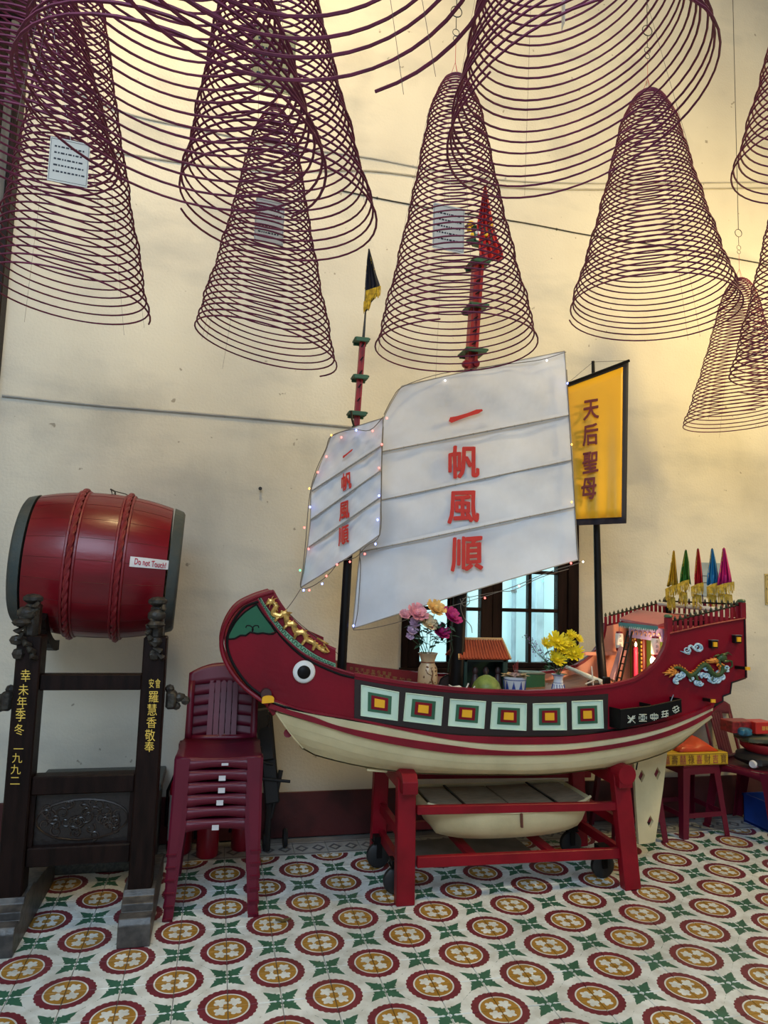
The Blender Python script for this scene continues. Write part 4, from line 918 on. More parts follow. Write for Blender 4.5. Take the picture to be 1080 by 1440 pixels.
# ------------------------------------------------------------------ sails
def brush(mb, ch, fn, w_=.025):
    for k, (dx, dy) in enumerate(((0, 0), (w_, w_*.5), (-w_, -w_*.5), (w_*.4, -w_), (-w_*.4, w_), (w_, -w_*.4), (-w_, w_*.4))):
        mb.text(ch, lambda x, y, z: fn(x+dx+.10*y*y, y+dy-.03*sin(x*6), .0004*k))
    return mb
def sail(name, edgeL, edgeR, topE, botE, pl, battens, chars, csz, seed, puff=.02, par=None):
    # edgeL/R: pixel polylines top to bottom; topE/botE only end at those
    L = resamp(edgeL, 25); R = resamp(edgeR, 25); nu = 30; rows = []
    for i in range(25):
        row = []
        for k in range(nu+1):
            s = k/nu; u = lerp(L[i].x, R[i].x, s); v = lerp(L[i].y, R[i].y, s)
            q = sin(pi*s); off = puff*q*sin(i*.5+seed)*.4+.0035*sin(s*19+i*.9+seed)+.004*sin(s*7-i*.9)+.003*sin(s*33-i*1.7)
            if i < 2: v += topE*q*(1-i/2)
            if i > 20: v += botE*q*(i-20)/4
            row.append(atplane(u, v, *pl, off))
        rows.append(row)
    o = MB().grid(rows).build(name, SAIL, SHIP, solid=.003, smooth=True, soff=0, norim=True)
    for a, b in battens:
        P = [atplane(lerp(a[0], b[0], t), lerp(a[1], b[1], t), *pl, .016) for t in (0, .25, .5, .75, 1)]
        bt_ = MB(); bt_.tube(P, .0042, 6); 
        for t in [k/14 for k in range(15)]: p = lerp(P[0], P[-1], t); bt_.ball(p, .006, n=5)
        bt_.build('batten', ROPE, o, smooth=True)
        W_ = MB()                         # sewn pocket above the batten
        W_.grid([[atplane(lerp(a[0], b[0], t), lerp(a[1], b[1], t)-5, *pl, .014) for t in (0, .33, .66, 1)], [atplane(lerp(a[0], b[0], t), lerp(a[1], b[1], t)+2, *pl, .014) for t in (0, .33, .66, 1)]])
        W_.build('batten_pocket', SAIL, o)
    for ch, cu, cv, wd, ht, sl in chars:
        def fn(x, y, z): return atplane(cu+x*wd+(-y)*0, cv-y*ht+sl*x*wd, *pl, .022+z)
        if ch == '一':
            mb = MB(); st = [(-.48, -.10), (-.40, -.17), (-.2, -.10), (.1, -.02), (.35, .03), (.48, .10), (.46, .16), (.30, .17), (.05, .09), (-.25, .03), (-.44, .02)]
            mb.add([fn(0, .03, 0)]+[fn(x*1.0, y*.9, 0) for x, y in st], [(0, i+1, (i+1) % len(st)+1) for i in range(len(st))])
        else: mb = brush(MB(), ch, fn)
        c_ = mb.build('character', REDT, o)
    ed = [(p.x, p.y) for p in L]+[(p.x, p.y) for p in R[::-1]]; ed.append(ed[0])
    P = [rows[i][0] for i in range(25)]+[rows[24][k] for k in range(nu+1)]+[rows[i][nu] for i in range(24, -1, -1)]+[rows[0][k] for k in range(nu, -1, -1)]
    MB().tube(P, .0038, 5).build('bolt_rope', ROPE, o, smooth=True)
    return o
PM = ((.85, 3.80), (2.0, 3.62)); PF = ((.45, 3.92), (.86, 3.60))
main = sail('main_sail', [(565, 543), (547, 572), (531, 610), (521, 650), (513, 700), (508, 760), (502, 820), (496, 884)], [(794, 494), (797, 540), (801, 590), (805, 650), (808, 710), (813, 787)], -1, -2, PM,
     [((528, 637), (800, 584)), ((514, 708), (804, 647)), ((508, 776), (808, 713))],
     [('一', 655, 585, 50, 48, -.12), ('帆', 652, 650, 46, 48, -.12), ('風', 651, 713, 46, 50, -.12), ('順', 656, 779, 46, 52, -.12)], 1, 1.2, .03)
fore = sail('fore_sail', [(466, 613), (452, 650), (438, 689), (437, 730), (431, 780), (423, 826)], [(539, 588), (537, 640), (536, 700), (534, 752)], -1, 2, PF,
     [((439, 690), (536, 627)), ((437, 731), (535, 662)), ((435, 769), (534, 700))],
     [('一', 489, 638, 15, 22, -.5), ('帆', 487, 677, 15, 26, -.5), ('風', 484, 718, 15, 28, -.5), ('順', 483, 753, 15, 28, -.5)], 1, 2.2, .015)
# yellow banner on its own dark pole, stepped on deck
bp_ = at(848, 958, 3.86); bp_.z = deckz(bp_.x)
BN = thing('banner', 'yellow banner with navy edging and dark red characters on a tall black pole', 'banner', bp_)
PB = ((2.10, 3.78), (2.42, 3.70))
MB().tube([bp_, at(843, 900, 3.86), at(839, 740, 3.86), at(834, 508, 3.86)], [.026, .025, .020, .010], 12).build('pole', BLACK, BN, smooth=True)
def bgrid(l0, r0, l1, r1, nu, nv, off, wob=.012):
    return [[atplane(lerp(lerp(l0[0], r0[0], k/nu), lerp(l1[0], r1[0], k/nu), i/nv), lerp(lerp(l0[1], r0[1], k/nu), lerp(l1[1], r1[1], k/nu), i/nv), *PB, off+wob*(i/nv)**1.5*sin(k/nu*15+.6)*1.0) for k in range(nu+1)] for i in range(nv+1)]
bo = MB().grid(bgrid((797, 541), (884, 507), (809, 739), (881, 736), 24, 16, -.014)).build('edging', NAVY, BN, solid=.002, smooth=True)
MB().grid(bgrid((797, 545), (876, 516), (809, 730), (874, 727), 24, 16, .002)).build('field', YCLOTH, BN, solid=.002, smooth=True)
for k, (ch, cu, cv, hh) in enumerate((('天', 831, 576, 32), ('后', 830, 611, 32), ('聖', 830, 650, 33), ('母', 828, 687, 33))):
    mb = brush(MB(), ch, lambda x, y, z: atplane(cu+x*23, cv-y*hh-.25*x*22, *PB, .020+.012*((cv-540)/200)**1.5+z)); mb.build('character', MAROON, BN)
mb = MB(); mb.tube([atplane(796, 541, *PB, .004), atplane(885, 507, *PB, .004)], .009, 8); mb.build('cross_rod', BLACK, BN, smooth=True)
mb = MB(); mb.tube([atplane(797, 540, *PB), at(834, 509, 3.86)], .0012, 4); mb.tube([at(834, 509, 3.86), atplane(884, 507, *PB)], .0012, 4); mb.build('cord', WIRE, BN)
# ------------------------------------------------------------------ fairy lights along the sails
SL = thing('string_lights', 'string of tiny coloured fairy lights draped round both sails', 'string lights', at(424, 828, 3.9))
segs = [[(539, 586), (520, 605), (495, 604), (466, 613), (458, 632), (445, 660), (437, 688), (433, 720), (430, 760), (426, 800), (423, 826), (440, 824), (462, 808), (478, 790), (500, 784), (515, 768), (534, 752), (536, 700), (537, 650), (539, 600)]]
segs2 = [[(540, 583), (552, 560), (566, 544), (610, 528), (660, 519), (715, 512), (760, 506), (796, 495)], [(797, 520), (801, 600), (807, 690), (812, 780), (816, 790), (803, 795), (770, 805), (730, 822), (690, 836), (650, 848), (600, 862), (560, 875), (520, 884), (497, 886)], [(497, 886), (503, 860), (507, 800), (506, 784)], [(423, 828), (412, 845), (402, 858)], [(402, 858), (425, 880), (470, 915), (480, 925)], [(647, 842), (652, 852), (660, 848), (658, 838), (648, 850), (652, 868), (662, 880), (664, 890)], [(650, 842), (700, 832), (722, 830), (760, 812), (800, 800)]]
wm = MB(); bulbs = []
for s in segs: P = cat_rom([atplane(u, v, *PF, .028) for u, v in s], 4); wm.tube(P, .0022, 5)
for s in segs2: P = cat_rom([atplane(u, v, *PM, .030) for u, v in s], 4); wm.tube(P, .0022, 5)
wm.build('wire', mat('clear grey flex', (.12, .10, .08), .5), SL, smooth=True)
EM = {c: mat('lit %s bulb' % c, k, .3, emit=(k, e)) for c, k, e in (('red', (1, .12, .1), 5), ('blue', (.15, .2, 1), 10), ('green', (.1, .9, .35), 3.5), ('white', (1, .9, .8), 4), ('amber', (1, .5, .08), 3.5))}
BL = [(466, 612, 'amber'), (480, 615, 'red'), (501, 605, 'blue'), (524, 606, 'red'), (544, 588, 'red'), (537, 625, 'red'), (533, 658, 'red'), (533, 697, 'blue'), (531, 731, 'blue'), (528, 765, 'blue'), (513, 779, 'red'), (492, 790, 'red'), (474, 794, 'red'), (459, 810, 'red'), (453, 821, 'blue'), (435, 830, 'red'), (427, 830, 'blue'), (422, 802, 'green'), (434, 772, 'red'), (428, 742, 'red'), (436, 713, 'blue'), (435, 687, 'amber'), (447, 664, 'red'), (459, 642, 'red')]
BM = [(626, 535, 'white'), (769, 507, 'white'), (798, 539, 'blue'), (804, 625, 'amber'), (804, 706, 'amber'), (803, 792, 'red'), (820, 790, 'white'), (763, 817, 'green'), (682, 841, 'red'), (730, 824, 'white'), (497, 880, 'blue')]
for L_, PLN in ((BL, PF), (BM, PM)):
    for u, v, c in L_: p = atplane(u, v, *PLN, .034); MB().ball(p, .0052, n=8, sc=(1, 1, 1.2)).build('bulb', EM[c], SL, smooth=True)
# ------------------------------------------------------------------ cargo on deck
def on_deck(u, v, Y): p = at(u, v, Y); p.z = deckz(p.x); return p
def petals(mb, c, r, n, m, rnd, flat=.55, curl_=.5, layers=3, wd=.5):
    for L in range(layers):
        k = int(n*(1-.25*L)); rr = r*(1-.28*L); el = .15+.42*L
        for i in range(k):
            a = 2*pi*i/k+rnd.random()*.4+L; d = V((cos(a)*cos(el), sin(a)*cos(el), sin(el)*flat+.1)); s = V((-sin(a), cos(a), 0)); w_ = rr*wd
            p0 = c; p1 = c+d*rr*.55; p2 = c+d*rr*(1+rnd.uniform(-.1, .1))+V((0, 0, rr*curl_*.35))
            mb.add([p0, p1+s*w_*.5, p2+s*w_*.3, p2-s*w_*.3, p1-s*w_*.5, p1+V((0, 0, -rr*.08))], [(0, 1, 5), (0, 5, 4), (1, 2, 3, 5), (5, 3, 4)], m)
def flower_head(name, mb_par, c, r, m, rnd, tilt=None, **k):
    mb = MB(); petals(mb, V((0, 0, 0)), r, 15, 0, rnd, **k); mb.ball((0, 0, r*.25), r*.3, n=7)
    R = Matrix.Rotation(radians(tilt if tilt is not None else 50), 3, 'X'); R = Matrix.Rotation(rnd.uniform(-.5, .5), 3, 'Z') @ R
    mb.v = [c+R @ p for p in mb.v]; return mb.build(name, m, mb_par)
rnd = random.Random(5)
b = on_deck(601, 965, 3.62)
VS = thing('flower_vase', 'tan ceramic vase painted with brown branches, holding pink, peach and magenta peonies', 'vase', b); sc = 3.62/CAM_F
top = at(602, 918, 3.62).z-b.z
CER = mat('tan glazed ceramic', (.52, .36, .20), .3, var=.1, coat=.3)
pr = [(0, 0), (.044, 0), (.05, .01), (.054, top*.32), (.050, top*.62), (.036, top*.75), (.036, top*.80), (.047, top*.95), (.054, top), (.050, top), (.034, top*.8), (0, top*.7)]
MB().lathe(pr, b, 26).build('vase_body', CER, VS, smooth=True)
MB().lathe([(.0375, top*.76), (.040, top*.775), (.0375, top*.79)], b, 26).build('painted_ring', mat('brown glaze', (.20, .06, .03), .4), VS, smooth=True)
mb = MB()
def vpt(a, z, r=.0545): 
    rr = ipl(z, ((0, .05), (top*.32, .0545), (top*.62, .0505), (top*.75, .037)))+.0008
    return b+V((rr*sin(a), -rr*cos(a), z))
mb.tube([vpt(.3, .02), vpt(.35, .05), vpt(.1, .08), vpt(.25, .11), vpt(.05, .14)], [.006, .006, .004, .003, .002], 5); mb.tube([vpt(.2, .07), vpt(-.3, .055), vpt(-.6, .06)], .002, 4); mb.tube([vpt(.1, .1), vpt(-.3, .11), vpt(-.5, .13)], .002, 4)
for k in range(14): mb.ball(vpt(rnd.uniform(-.7, .7), rnd.uniform(.04, .15)), rnd.uniform(.003, .006), n=5, sc=(1, .4, 1))
mb.build('painted_branch', mat('brown glaze line', (.15, .06, .02), .4), VS)
Y_ = 3.60
mb = MB(); lf = MB()
fl = [(586, 863, 15, (.75, .30, .36), 'pink peony head'), (612, 857, 14, (.80, .48, .14), 'peach peony head'), (634, 868, 15, (.42, .01, .14), 'magenta peony head'), (601, 877, 14, (.78, .60, .34), 'cream peony head'), (618, 889, 15, (.34, .006, .11), 'dark magenta peony head'), (580, 887, 8, (.60, .40, .55), 'mauve bud'), (576, 896, 6, (.60, .40, .55), 'mauve bud'), (570, 865, 8, (.75, .33, .38), 'pink peony head'), (584, 876, 8, (.55, .35, .5), 'mauve bud')]
for u, v, r, cc, lb_ in fl:
    c = at(u, v, Y_-.01); o = flower_head('flower_head', VS, c, r*sc*1.08, mat('petal %d%d' % (u, v), cc, .6, var=.15, nscale=30), rnd, layers=6, wd=.52); o['label'] = lb_
    mb.tube([b+V((rnd.uniform(-.02, .02), 0, top*.85)), lerp(b+V((0, 0, top)), c, .5)+V((0, .01, 0)), c], .0018, 5)
mb.build('stems', LEAF, VS)
for k in range(60):
    u, v = rnd.uniform(578, 634), rnd.uniform(876, 908); p = at(u, v, Y_+rnd.uniform(-.02, .04)); d = V((rnd.uniform(-1, 1), rnd.uniform(-.6, .2), rnd.uniform(-.5, .5))).normalized(); s = d.cross(V((0, 0, 1))).normalized(); L = .055
    lf.add([p, p+d*L*.5+s*.017+V((0, 0, .004)), p+d*L, p+d*L*.5-s*.017+V((0, 0, .004))], [(0, 1, 2, 3)])
lf.tube([at(634, 900, Y_), at(637, 915, Y_), at(631, 930, Y_), at(630, 945, Y_)], .0012, 4)
lf.build('leaves', mat('dark leaf', (.02, .07, .035), .5), VS, solid=.0006)
# chrysanthemum vase
b = on_deck(785, 975, 3.60); top = at(785, 948, 3.60).z-b.z
V2 = thing('flower_vase', 'blue and white porcelain vase holding yellow chrysanthemums', 'vase', b); POR = mat('white porcelain', (.72, .76, .80), .2, coat=.4)
MB().lathe([(0, 0), (.030, 0), (.036, .012), (.036, top*.35), (.027, top*.6), (.024, top*.8), (.030, top*.95), (.037, top), (.033, top), (.022, top*.85), (0, top*.8)], b, 24).build('vase_body', POR, V2, smooth=True)
BLU = mat('cobalt glaze', (.03, .07, .32), .25); mb = MB()
for k in range(13):
    a = 2*pi*k/13; mb.tube([b+V((.0365*cos(a), .0365*sin(a), .015)), b+V((.0375*cos(a+.2), .0375*sin(a+.2), top*.28)), b+V((.030*cos(a+.1), .030*sin(a+.1), top*.55))], .0022, 4); mb.tube([b+V((.0370*cos(a+.25+.12*cos(j)), .0370*sin(a+.25+.12*cos(j)), top*.25+.012*sin(j))) for j in range(7)], .0014, 4)
for z, r in ((.008, .0345), (top*.62, .0272), (top*.97, .0345)): mb.tube([b+V((r*cos(2*pi*i/16), r*sin(2*pi*i/16), z)) for i in range(16)], .0014, 4, closed=True)
mb.build('blue_painting', BLU, V2)
mb = MB(); YF = mat('chrysanthemum yellow', (.85, .66, .01), .6, var=.12, nscale=60)
for u, v, r in ((767, 906, 9), (783, 903, 14), (797, 903, 10), (807, 919, 13.5), (783, 927, 12), (803, 893, 7), (813, 899, 7), (790, 913, 9)):
    c = at(u, v, 3.57); h = MB(); petals(h, V((0, 0, 0)), r*sc*1.15, 26, 0, rnd, layers=6, wd=.26, flat=.9); h.ball((0, 0, r*sc*.2), r*sc*.25, n=6)
    R = Matrix.Rotation(rnd.uniform(-.4, .4), 3, 'Z') @ Matrix.Rotation(radians(55), 3, 'X'); h.v = [c+R @ p for p in h.v]; h.build('flower_head', YF, V2)
    mb.tube([b+V((0, 0, top*.85)), lerp(b+V((0, 0, top)), c, .5)+V((0, .008, 0)), c+V((0, .004, 0))], .0018, 5)
mb.build('stems', LEAF, V2)
mb = MB(); pk = MB()
for k in range(30):
    u, v = rnd.uniform(762, 805), rnd.uniform(915, 950); p = at(u, v, 3.60); d = V((rnd.uniform(-1, 1), rnd.uniform(-.6, .2), rnd.uniform(-.6, .6))).normalized(); s = d.cross(V((0, 0, 1))).normalized(); L = .05
    mb.add([p, p+d*L*.5+s*.014, p+d*L, p+d*L*.5-s*.014], [(0, 1, 2, 3)])
for k in range(7):
    e = at(738+k*5+rnd.uniform(-2, 2), 893+k*4+rnd.uniform(-3, 6), 3.6); s0 = b+V((0, 0, top)); mid_ = lerp(s0, e, .55)+V((-.03, 0, .01)); mb.tube([s0, mid_, e], .0012, 4)
    for j in range(12): q = lerp(mid_, e, rnd.random())+V((rnd.uniform(-.018, .018), rnd.uniform(-.01, .01), rnd.uniform(-.02, .02))); pk.ball(q, rnd.uniform(.002, .004), n=5)
mb.build('leaves', LEAF, V2, solid=.0006); props(pk.build('purple_sprigs', mat('dusty purple', (.16, .10, .20), .7), V2), kind='stuff')
# bowl of offerings
b = on_deck(724, 975, 3.66); BW = thing('incense_pot', 'blue and white porcelain pot filled with ash and crumpled paper', 'pot', b); h_ = at(724, 951, 3.66).z-b.z
MB().lathe([(0, 0), (.045, 0), (.052, .01), (.062, h_*.9), (.064, h_), (.058, h_), (.05, h_*.7), (0, h_*.7)], b, 26).build('pot_body', POR, BW, smooth=True)
mb = MB()
for z in (.012, h_*.86): r = ipl(z, ((.01, .0525), (h_*.9, .0625))); mb.tube([b+V((r*cos(2*pi*i/24), r*sin(2*pi*i/24), z)) for i in range(24)], .002, 4, closed=True)
for k in range(9):
    a = 2*pi*k/9; f_ = lambda da, z: b+V(((.054+.010*z/h_)*cos(a+da), (.054+.010*z/h_)*sin(a+da), z)); mb.add([f_(-.2, h_*.3), f_(.2, h_*.3), f_(0, h_*.75)], [(0, 1, 2)]); mb.tube([f_(-.28, h_*.2), f_(0, h_*.8), f_(.28, h_*.2)], .0015, 4)
mb.build('blue_painting', BLU, BW)
mb = MB(); 
for k in range(9):
    a = 2*pi*k/9+rnd.random(); p = b+V((cos(a)*.05, sin(a)*.05, h_)); mb.add([b+V((0, 0, h_*.9)), p+V((-sin(a)*.03, cos(a)*.03, .008)), p+V((cos(a)*.035, sin(a)*.035, rnd.uniform(.0, .02))), p+V((sin(a)*.03, -cos(a)*.03, .008))], [(0, 1, 2, 3)])
mb.build('crumpled_paper', mat('tan tissue', (.42, .31, .16), .8), BW, solid=.001)
MB().ball(b+V((0, 0, h_)), .04, sc=(1, 1, .55), n=14).build('ash', mat('pinkish ash', (.33, .22, .20), .9, var=.4, nscale=80), BW, smooth=True)
mb = MB(); 
for k in range(4): mb.tube([b+V((.005*k, 0, h_)), b+V((.008*k-.012, -.003*k, h_+.06+.01*k))], .0012, 4)
mb.build('joss_sticks', THREAD, BW)
# green fruit
b = on_deck(684, 975, 3.62); FRU = thing('pomelo', 'green pomelo on the deck in front of the little tiled house', 'fruit', b); r = 21.5*sc
hz = at(684, 949, 3.62).z-b.z
MB().lathe([(0, 0), (r*.6, hz*.05), (r*.93, hz*.25), (r, hz*.42), (r*.86, hz*.66), (r*.55, hz*.88), (r*.2, hz*.99), (0, hz)], b, 26).build('fruit_body', mat('pomelo skin', (.16, .23, .045), .45, var=.15, nscale=20, bump=.2, bscale=120), FRU, smooth=True)
MB().tube([b+V((0, 0, hz*.97)), b+V((-.002, 0, hz+.018))], .003, 6).build('stalk', mat('stalk brown', (.12, .08, .03), .7), FRU)
# little tiled house
p0 = at(648, 965, 3.80); p1 = at(712, 965, 3.80); bz_ = deckz(1.5)
HS = thing('model_house', 'little dark green house with a red tiled roof on deck beside the tall mast', 'model house', ((p0.x+p1.x)/2, 3.86, bz_))
ez = at(680, 926, 3.76).z; rz_ = at(680, 900, 3.86).z
mb = MB(); x0, x1 = p0.x-.0, p1.x; mb.box(((x0+x1)/2, 3.95, (bz_+ez)/2), (x1-x0, .012, ez-bz_)); mb.box((x0+.006, 3.87, (bz_+ez)/2), (.012, .17, ez-bz_)); mb.box((x1-.006, 3.87, (bz_+ez)/2), (.012, .17, ez-bz_)); mb.box(((x0+x1)/2, 3.87, bz_+.006), (x1-x0, .17, .012))
mb.box((x1-.02, 3.785, (bz_+ez)/2), (.02, .016, ez-bz_), ch=.002); mb.box((x0+.02, 3.785, (bz_+ez)/2), (.02, .016, ez-bz_), ch=.002); mb.box(((x0+x1)/2, 3.785, ez-.01), (x1-x0, .016, .02))
mb.build('walls', MGREEN if 0 else mat('deep green house paint', (.012, .04, .03), .45), HS)
TER = mat('terracotta roof paint', (.42, .075, .03), .5, var=.1)
xa_, xb_ = at(645, 926, 3.75).x, at(716, 926, 3.75).x; xc, xd = at(645, 899, 3.86).x, at(706, 900, 3.86).x
RF = MB().prism([V((xa_, 3.74, ez)), V((xb_, 3.74, ez)), V((xd, 3.86, rz_)), V((xc, 3.86, rz_))], (0, .008, -.006)).prism([V((xc, 3.86, rz_)), V((xd, 3.86, rz_)), V((xb_, 3.99, ez)), V((xa_, 3.99, ez))], (0, -.008, -.006)).build('roof', TER, HS)
for k in range(17):
    s = (k+.5)/17; MB().tube([V((lerp(xa_, xb_, s), 3.738, ez+.004)), V((lerp(xc, xd, s), 3.858, rz_+.004))], .0042, 6).build('roof_tile', TER, RF, smooth=True)
TRIM = mat('ochre trim', (.55, .33, .14), .5)
MB().bar((xc-.004, 3.86, rz_+.006), (xd+.004, 3.86, rz_+.006), .012, .016, ch=.002).bar((xb_+.003, 3.735, ez), (xd+.003, 3.86, rz_), .008, .012).bar((xa_-.003, 3.735, ez), (xc-.003, 3.86, rz_), .008, .012).build('ridge_trim', TRIM, HS)
for (u, s_) in ((668, 1), (683, 1.1), (700, .9)):
    p = at(u, 955, 3.85); FG_ = thing('figurine', {668: 'small brown seated figurine inside the tiled house, nearest the mast', 683: 'middle of the small brown figurines inside the tiled house', 700: 'small brown figurine inside the tiled house, nearest the blue and white pot'}[u], 'figurine', (p.x, p.y, bz_+.012))
    MB().lathe([(0, 0), (.028, 0), (.03, .02), (.022, .06), (.012, .085), (.017, .095), (.018, .11), (.010, .125), (0, .128)], (p.x, p.y, bz_+.012), 14).build('figure_body', mat('brown wood figure', (.07, .035, .03), .5), FG_, smooth=True)
# dark round-topped board beside the mast
p = at(636, 962, 3.86)
HC = [at(618, 975, 3.86), at(617, 964, 3.86), at(620, 955, 3.86), at(627, 950, 3.86), at(637, 947.5, 3.86), at(648, 948, 3.86), at(652, 975, 3.86)]
t = thing('round_board', 'dark round-topped board on deck between the vase and the pomelo', 'board', (p.x, 3.86, deckz(p.x)))
MB().prism(HC, (0, .012, 0)).build('board', mat('dark brown board', (.05, .03, .025), .5), t)
P = HC[1:6]; MB().tube(cat_rom([q+V((0, -.002, 0)) for q in P], 3), .003, 5).build('board_edge', BLACK, t)
# green box with a lid
p = on_deck(749, 974, 3.86); bx = thing('green_box', 'dark green wooden box with a worn lid behind the porcelain pot', 'box', p)
hh = at(749, 948, 3.86).z-p.z; wd = 42*3.86/CAM_F*.9
MB().box(p+V((0, .04, hh/2)), (wd, .10, hh), ch=.003).build('box_body', MGREEN, bx); MB().box(p+V((0, .04, hh+.005)), (wd+.006, .106, .012), Matrix.Rotation(.03, 3, 'Y'), ch=.003).build('lid', mat('worn grey green', (.13, .17, .14), .6, var=.3, nscale=20), bx)
t = thing('wooden_sprue', 'light wooden cleat with two crossed sticks on the rail before the pomelo', 'cleat', hp(645, 969, -.02))
mb = MB(); a, c = hp(637, 966, -.03), hp(656, 972.5, -.03); mb.tube([a, lerp(a, c, .4)+V((0, 0, .004)), c], [.004, .014, .010], 8); mb.tube([c+V((-.01, 0, 0)), hp(659, 961, -.03)], .004, 6); mb.tube([hp(662, 972, -.03), hp(668, 965, -.03)], .0035, 6); mb.tube([a, hp(631, 963, -.03)], .003, 6); mb.build('cleat', WHITEP, t, smooth=True)
# white yard resting across the deck with cross stick and dark windlass
a = at(797, 938, 4.02); c = at(849, 961, 3.62); t = thing('spare_yard', 'white tapered spar lying across the deck beside the chrysanthemums', 'spar', (c.x, c.y, c.z-.02))
MB().tube([a, c], [.012, .017], 12).build('spar', WHITEP, t, smooth=True)
p = on_deck(853, 968, 3.56); MB().box(p+V((0, 0, .035)), (.034, .034, .09), ch=.003).build('bitt_post', BLACK, SHIP)
t = thing('windlass', 'wooden windlass with crossed handles beside the black post', 'windlass', on_deck(836, 968, 3.66))
pw = at(835, 961, 3.66); MB().tube([pw+V((-.03, 0, -.005)), pw+V((.05, 0, .0))], .022, 14).build('windlass_barrel', mat('dark drum wood', (.05, .025, .02), .5), t, smooth=True)
MB().tube([at(832, 937, 3.63), at(835, 972, 3.63)], .0042, 6).tube([at(823, 962, 3.62), at(836, 956.5, 3.62)], .004, 6).tube([pw+V((0, 0, -.02)), V((pw.x, pw.y, deckz(pw.x)))], .006, 6).build('handle', WHITEP, t)
# poop: white pole and the five little flags
t = thing('spare_pole', 'off white pole lying across the stern railing posts below the little flags', 'pole', at(972, 862, 3.72))
a, c = at(926, 849, 4.02), at(1013, 857.5, 3.62); MB().tube([a, c], [.014, .014], 12).build('pole', WHITEP, t, smooth=True)
MB().tube([at(938, 845, 3.8), at(945, 850, 3.8)], .003, 5).tube([at(981, 847, 3.7), at(988, 854, 3.7)], .003, 5).tube([at(1003, 856, 3.7), at(1008, 846, 3.7)], .003, 5).build('tied_sticks', WHITEP, t)
FC = [('yellow', (.52, .30, .012), 947.5, 775, [(775, 946, 949), (795, 944, 951), (815, 940, 953), (824, 938, 954)], 936, 952, 824),
      ('green', (.035, .16, .02), 964.5, 774, [(774, 963, 966), (790, 960, 969), (808, 957, 970), (822, 956, 972)], 953, 969, 817),
      ('red', (.45, .012, .02), 981.5, 772, [(772, 980, 983), (790, 978, 986), (808, 977, 988), (824, 977, 989)], 972, 989, 821),
      ('blue', (.02, .20, .42), 1001.5, 772, [(772, 1000, 1003), (790, 998, 1007), (808, 995, 1010), (822, 994, 1010)], 994, 1010, 821),
      ('magenta', (.48, .01, .16), 1018, 771, [(771, 1016, 1020), (790, 1014, 1024), (808, 1011, 1028), (822, 1009, 1030)], 1008, 1032, 820)]
for k, (nm, cc, u, vt, cols, f0, f1, fv) in enumerate(FC):
    Yf = 3.78-.02*k; base = at(u+(10 if k == 2 else 5 if k in (3, 4) else -1), 856, Yf); base.z = zP+.01
    lab = {'yellow': 'yellow triangular flag, first of the row of little flags from the sails', 'green': 'green triangular flag with gold fringe in the row at the stern', 'red': 'red triangular flag with gold fringe, middle of the row at the stern', 'blue': 'blue triangular flag with gold fringe in the row at the stern', 'magenta': 'magenta triangular flag with gold fringe at the far end of the row'}[nm]
    t = thing('small_flag', lab, 'flag', base, group='five little flags at the stern')
    MB().tube([base, at(u, vt-1, Yf)], .0035, 6).build('flag_stick', mat('dark red stick', (.08, .012, .012), .5), t)
    mb = MB(); pennant(mb, None, cols, Yf-.02, .012); mb.build('cloth', mat('%s flag cloth' % nm, cc, .55, var=.1), t, solid=.002, smooth=True)
    mb = MB(); fringe(mb, [at(f0, fv+4, Yf-.035), at((f0+f1)/2, fv, Yf-.04), at(f1, fv-2, Yf-.035)], .075, 26); fringe(mb, [at(f0+2, fv+14, Yf-.02), at(f1-3, fv+16, Yf-.02)], .09, 20); fringe(mb, [at(cols[0][1], cols[0][0]+3, Yf-.02), at(cols[2][1], cols[2][0], Yf-.02)], .028, 18); props(mb.build('fringe', FR, t), kind='stuff')
t = thing('flag_stand', 'dark wooden flag stand on the poop deck under the little flags', 'stand', (2.78, YC, zP+.01))
MB().box((2.78, 3.75, zP+.025), (.36, .07, .03), ch=.004).build('block', BLACK, t)
# rudder
p = [at(890, 1071, YC), at(937, 1057, YC), at(931, 1110, YC), at(920, 1183, YC), at(897, 1187, YC), at(893, 1130, YC)]
def rud():
    holes = [(901, 1091), (923, 1087), (913, 1155)]
    bm = bmesh.new(); out = []
    ou = [bm.verts.new(q) for q in p]; ed = [bm.edges.new((ou[i], ou[(i+1) % len(ou)])) for i in range(len(ou))]
    for hu, hv in holes:
        hvv = [bm.verts.new(at(hu+dx, hv+dy, YC)) for dx, dy in ((0, -9), (4.4, -1), (0, 9), (-4.4, 1))]; ed += [bm.edges.new((hvv[i], hvv[(i+1) % 4])) for i in range(4)]
    bmesh.ops.triangle_fill(bm, use_beauty=True, edges=ed); bm.verts.index_update()
    mb = MB(); mb.add([v.co.copy() for v in bm.verts], [tuple(v.index for v in f.verts) for f in bm.faces]); bm.free(); return mb
rm = rud().build('rudder', CREAM, SHIP, solid=.022, soff=0, bev=.002)
MB().tube([at(900, 1045, YC), at(893, 1082, YC)], .013, 8).build('rudder_post', BLACK, SHIP)
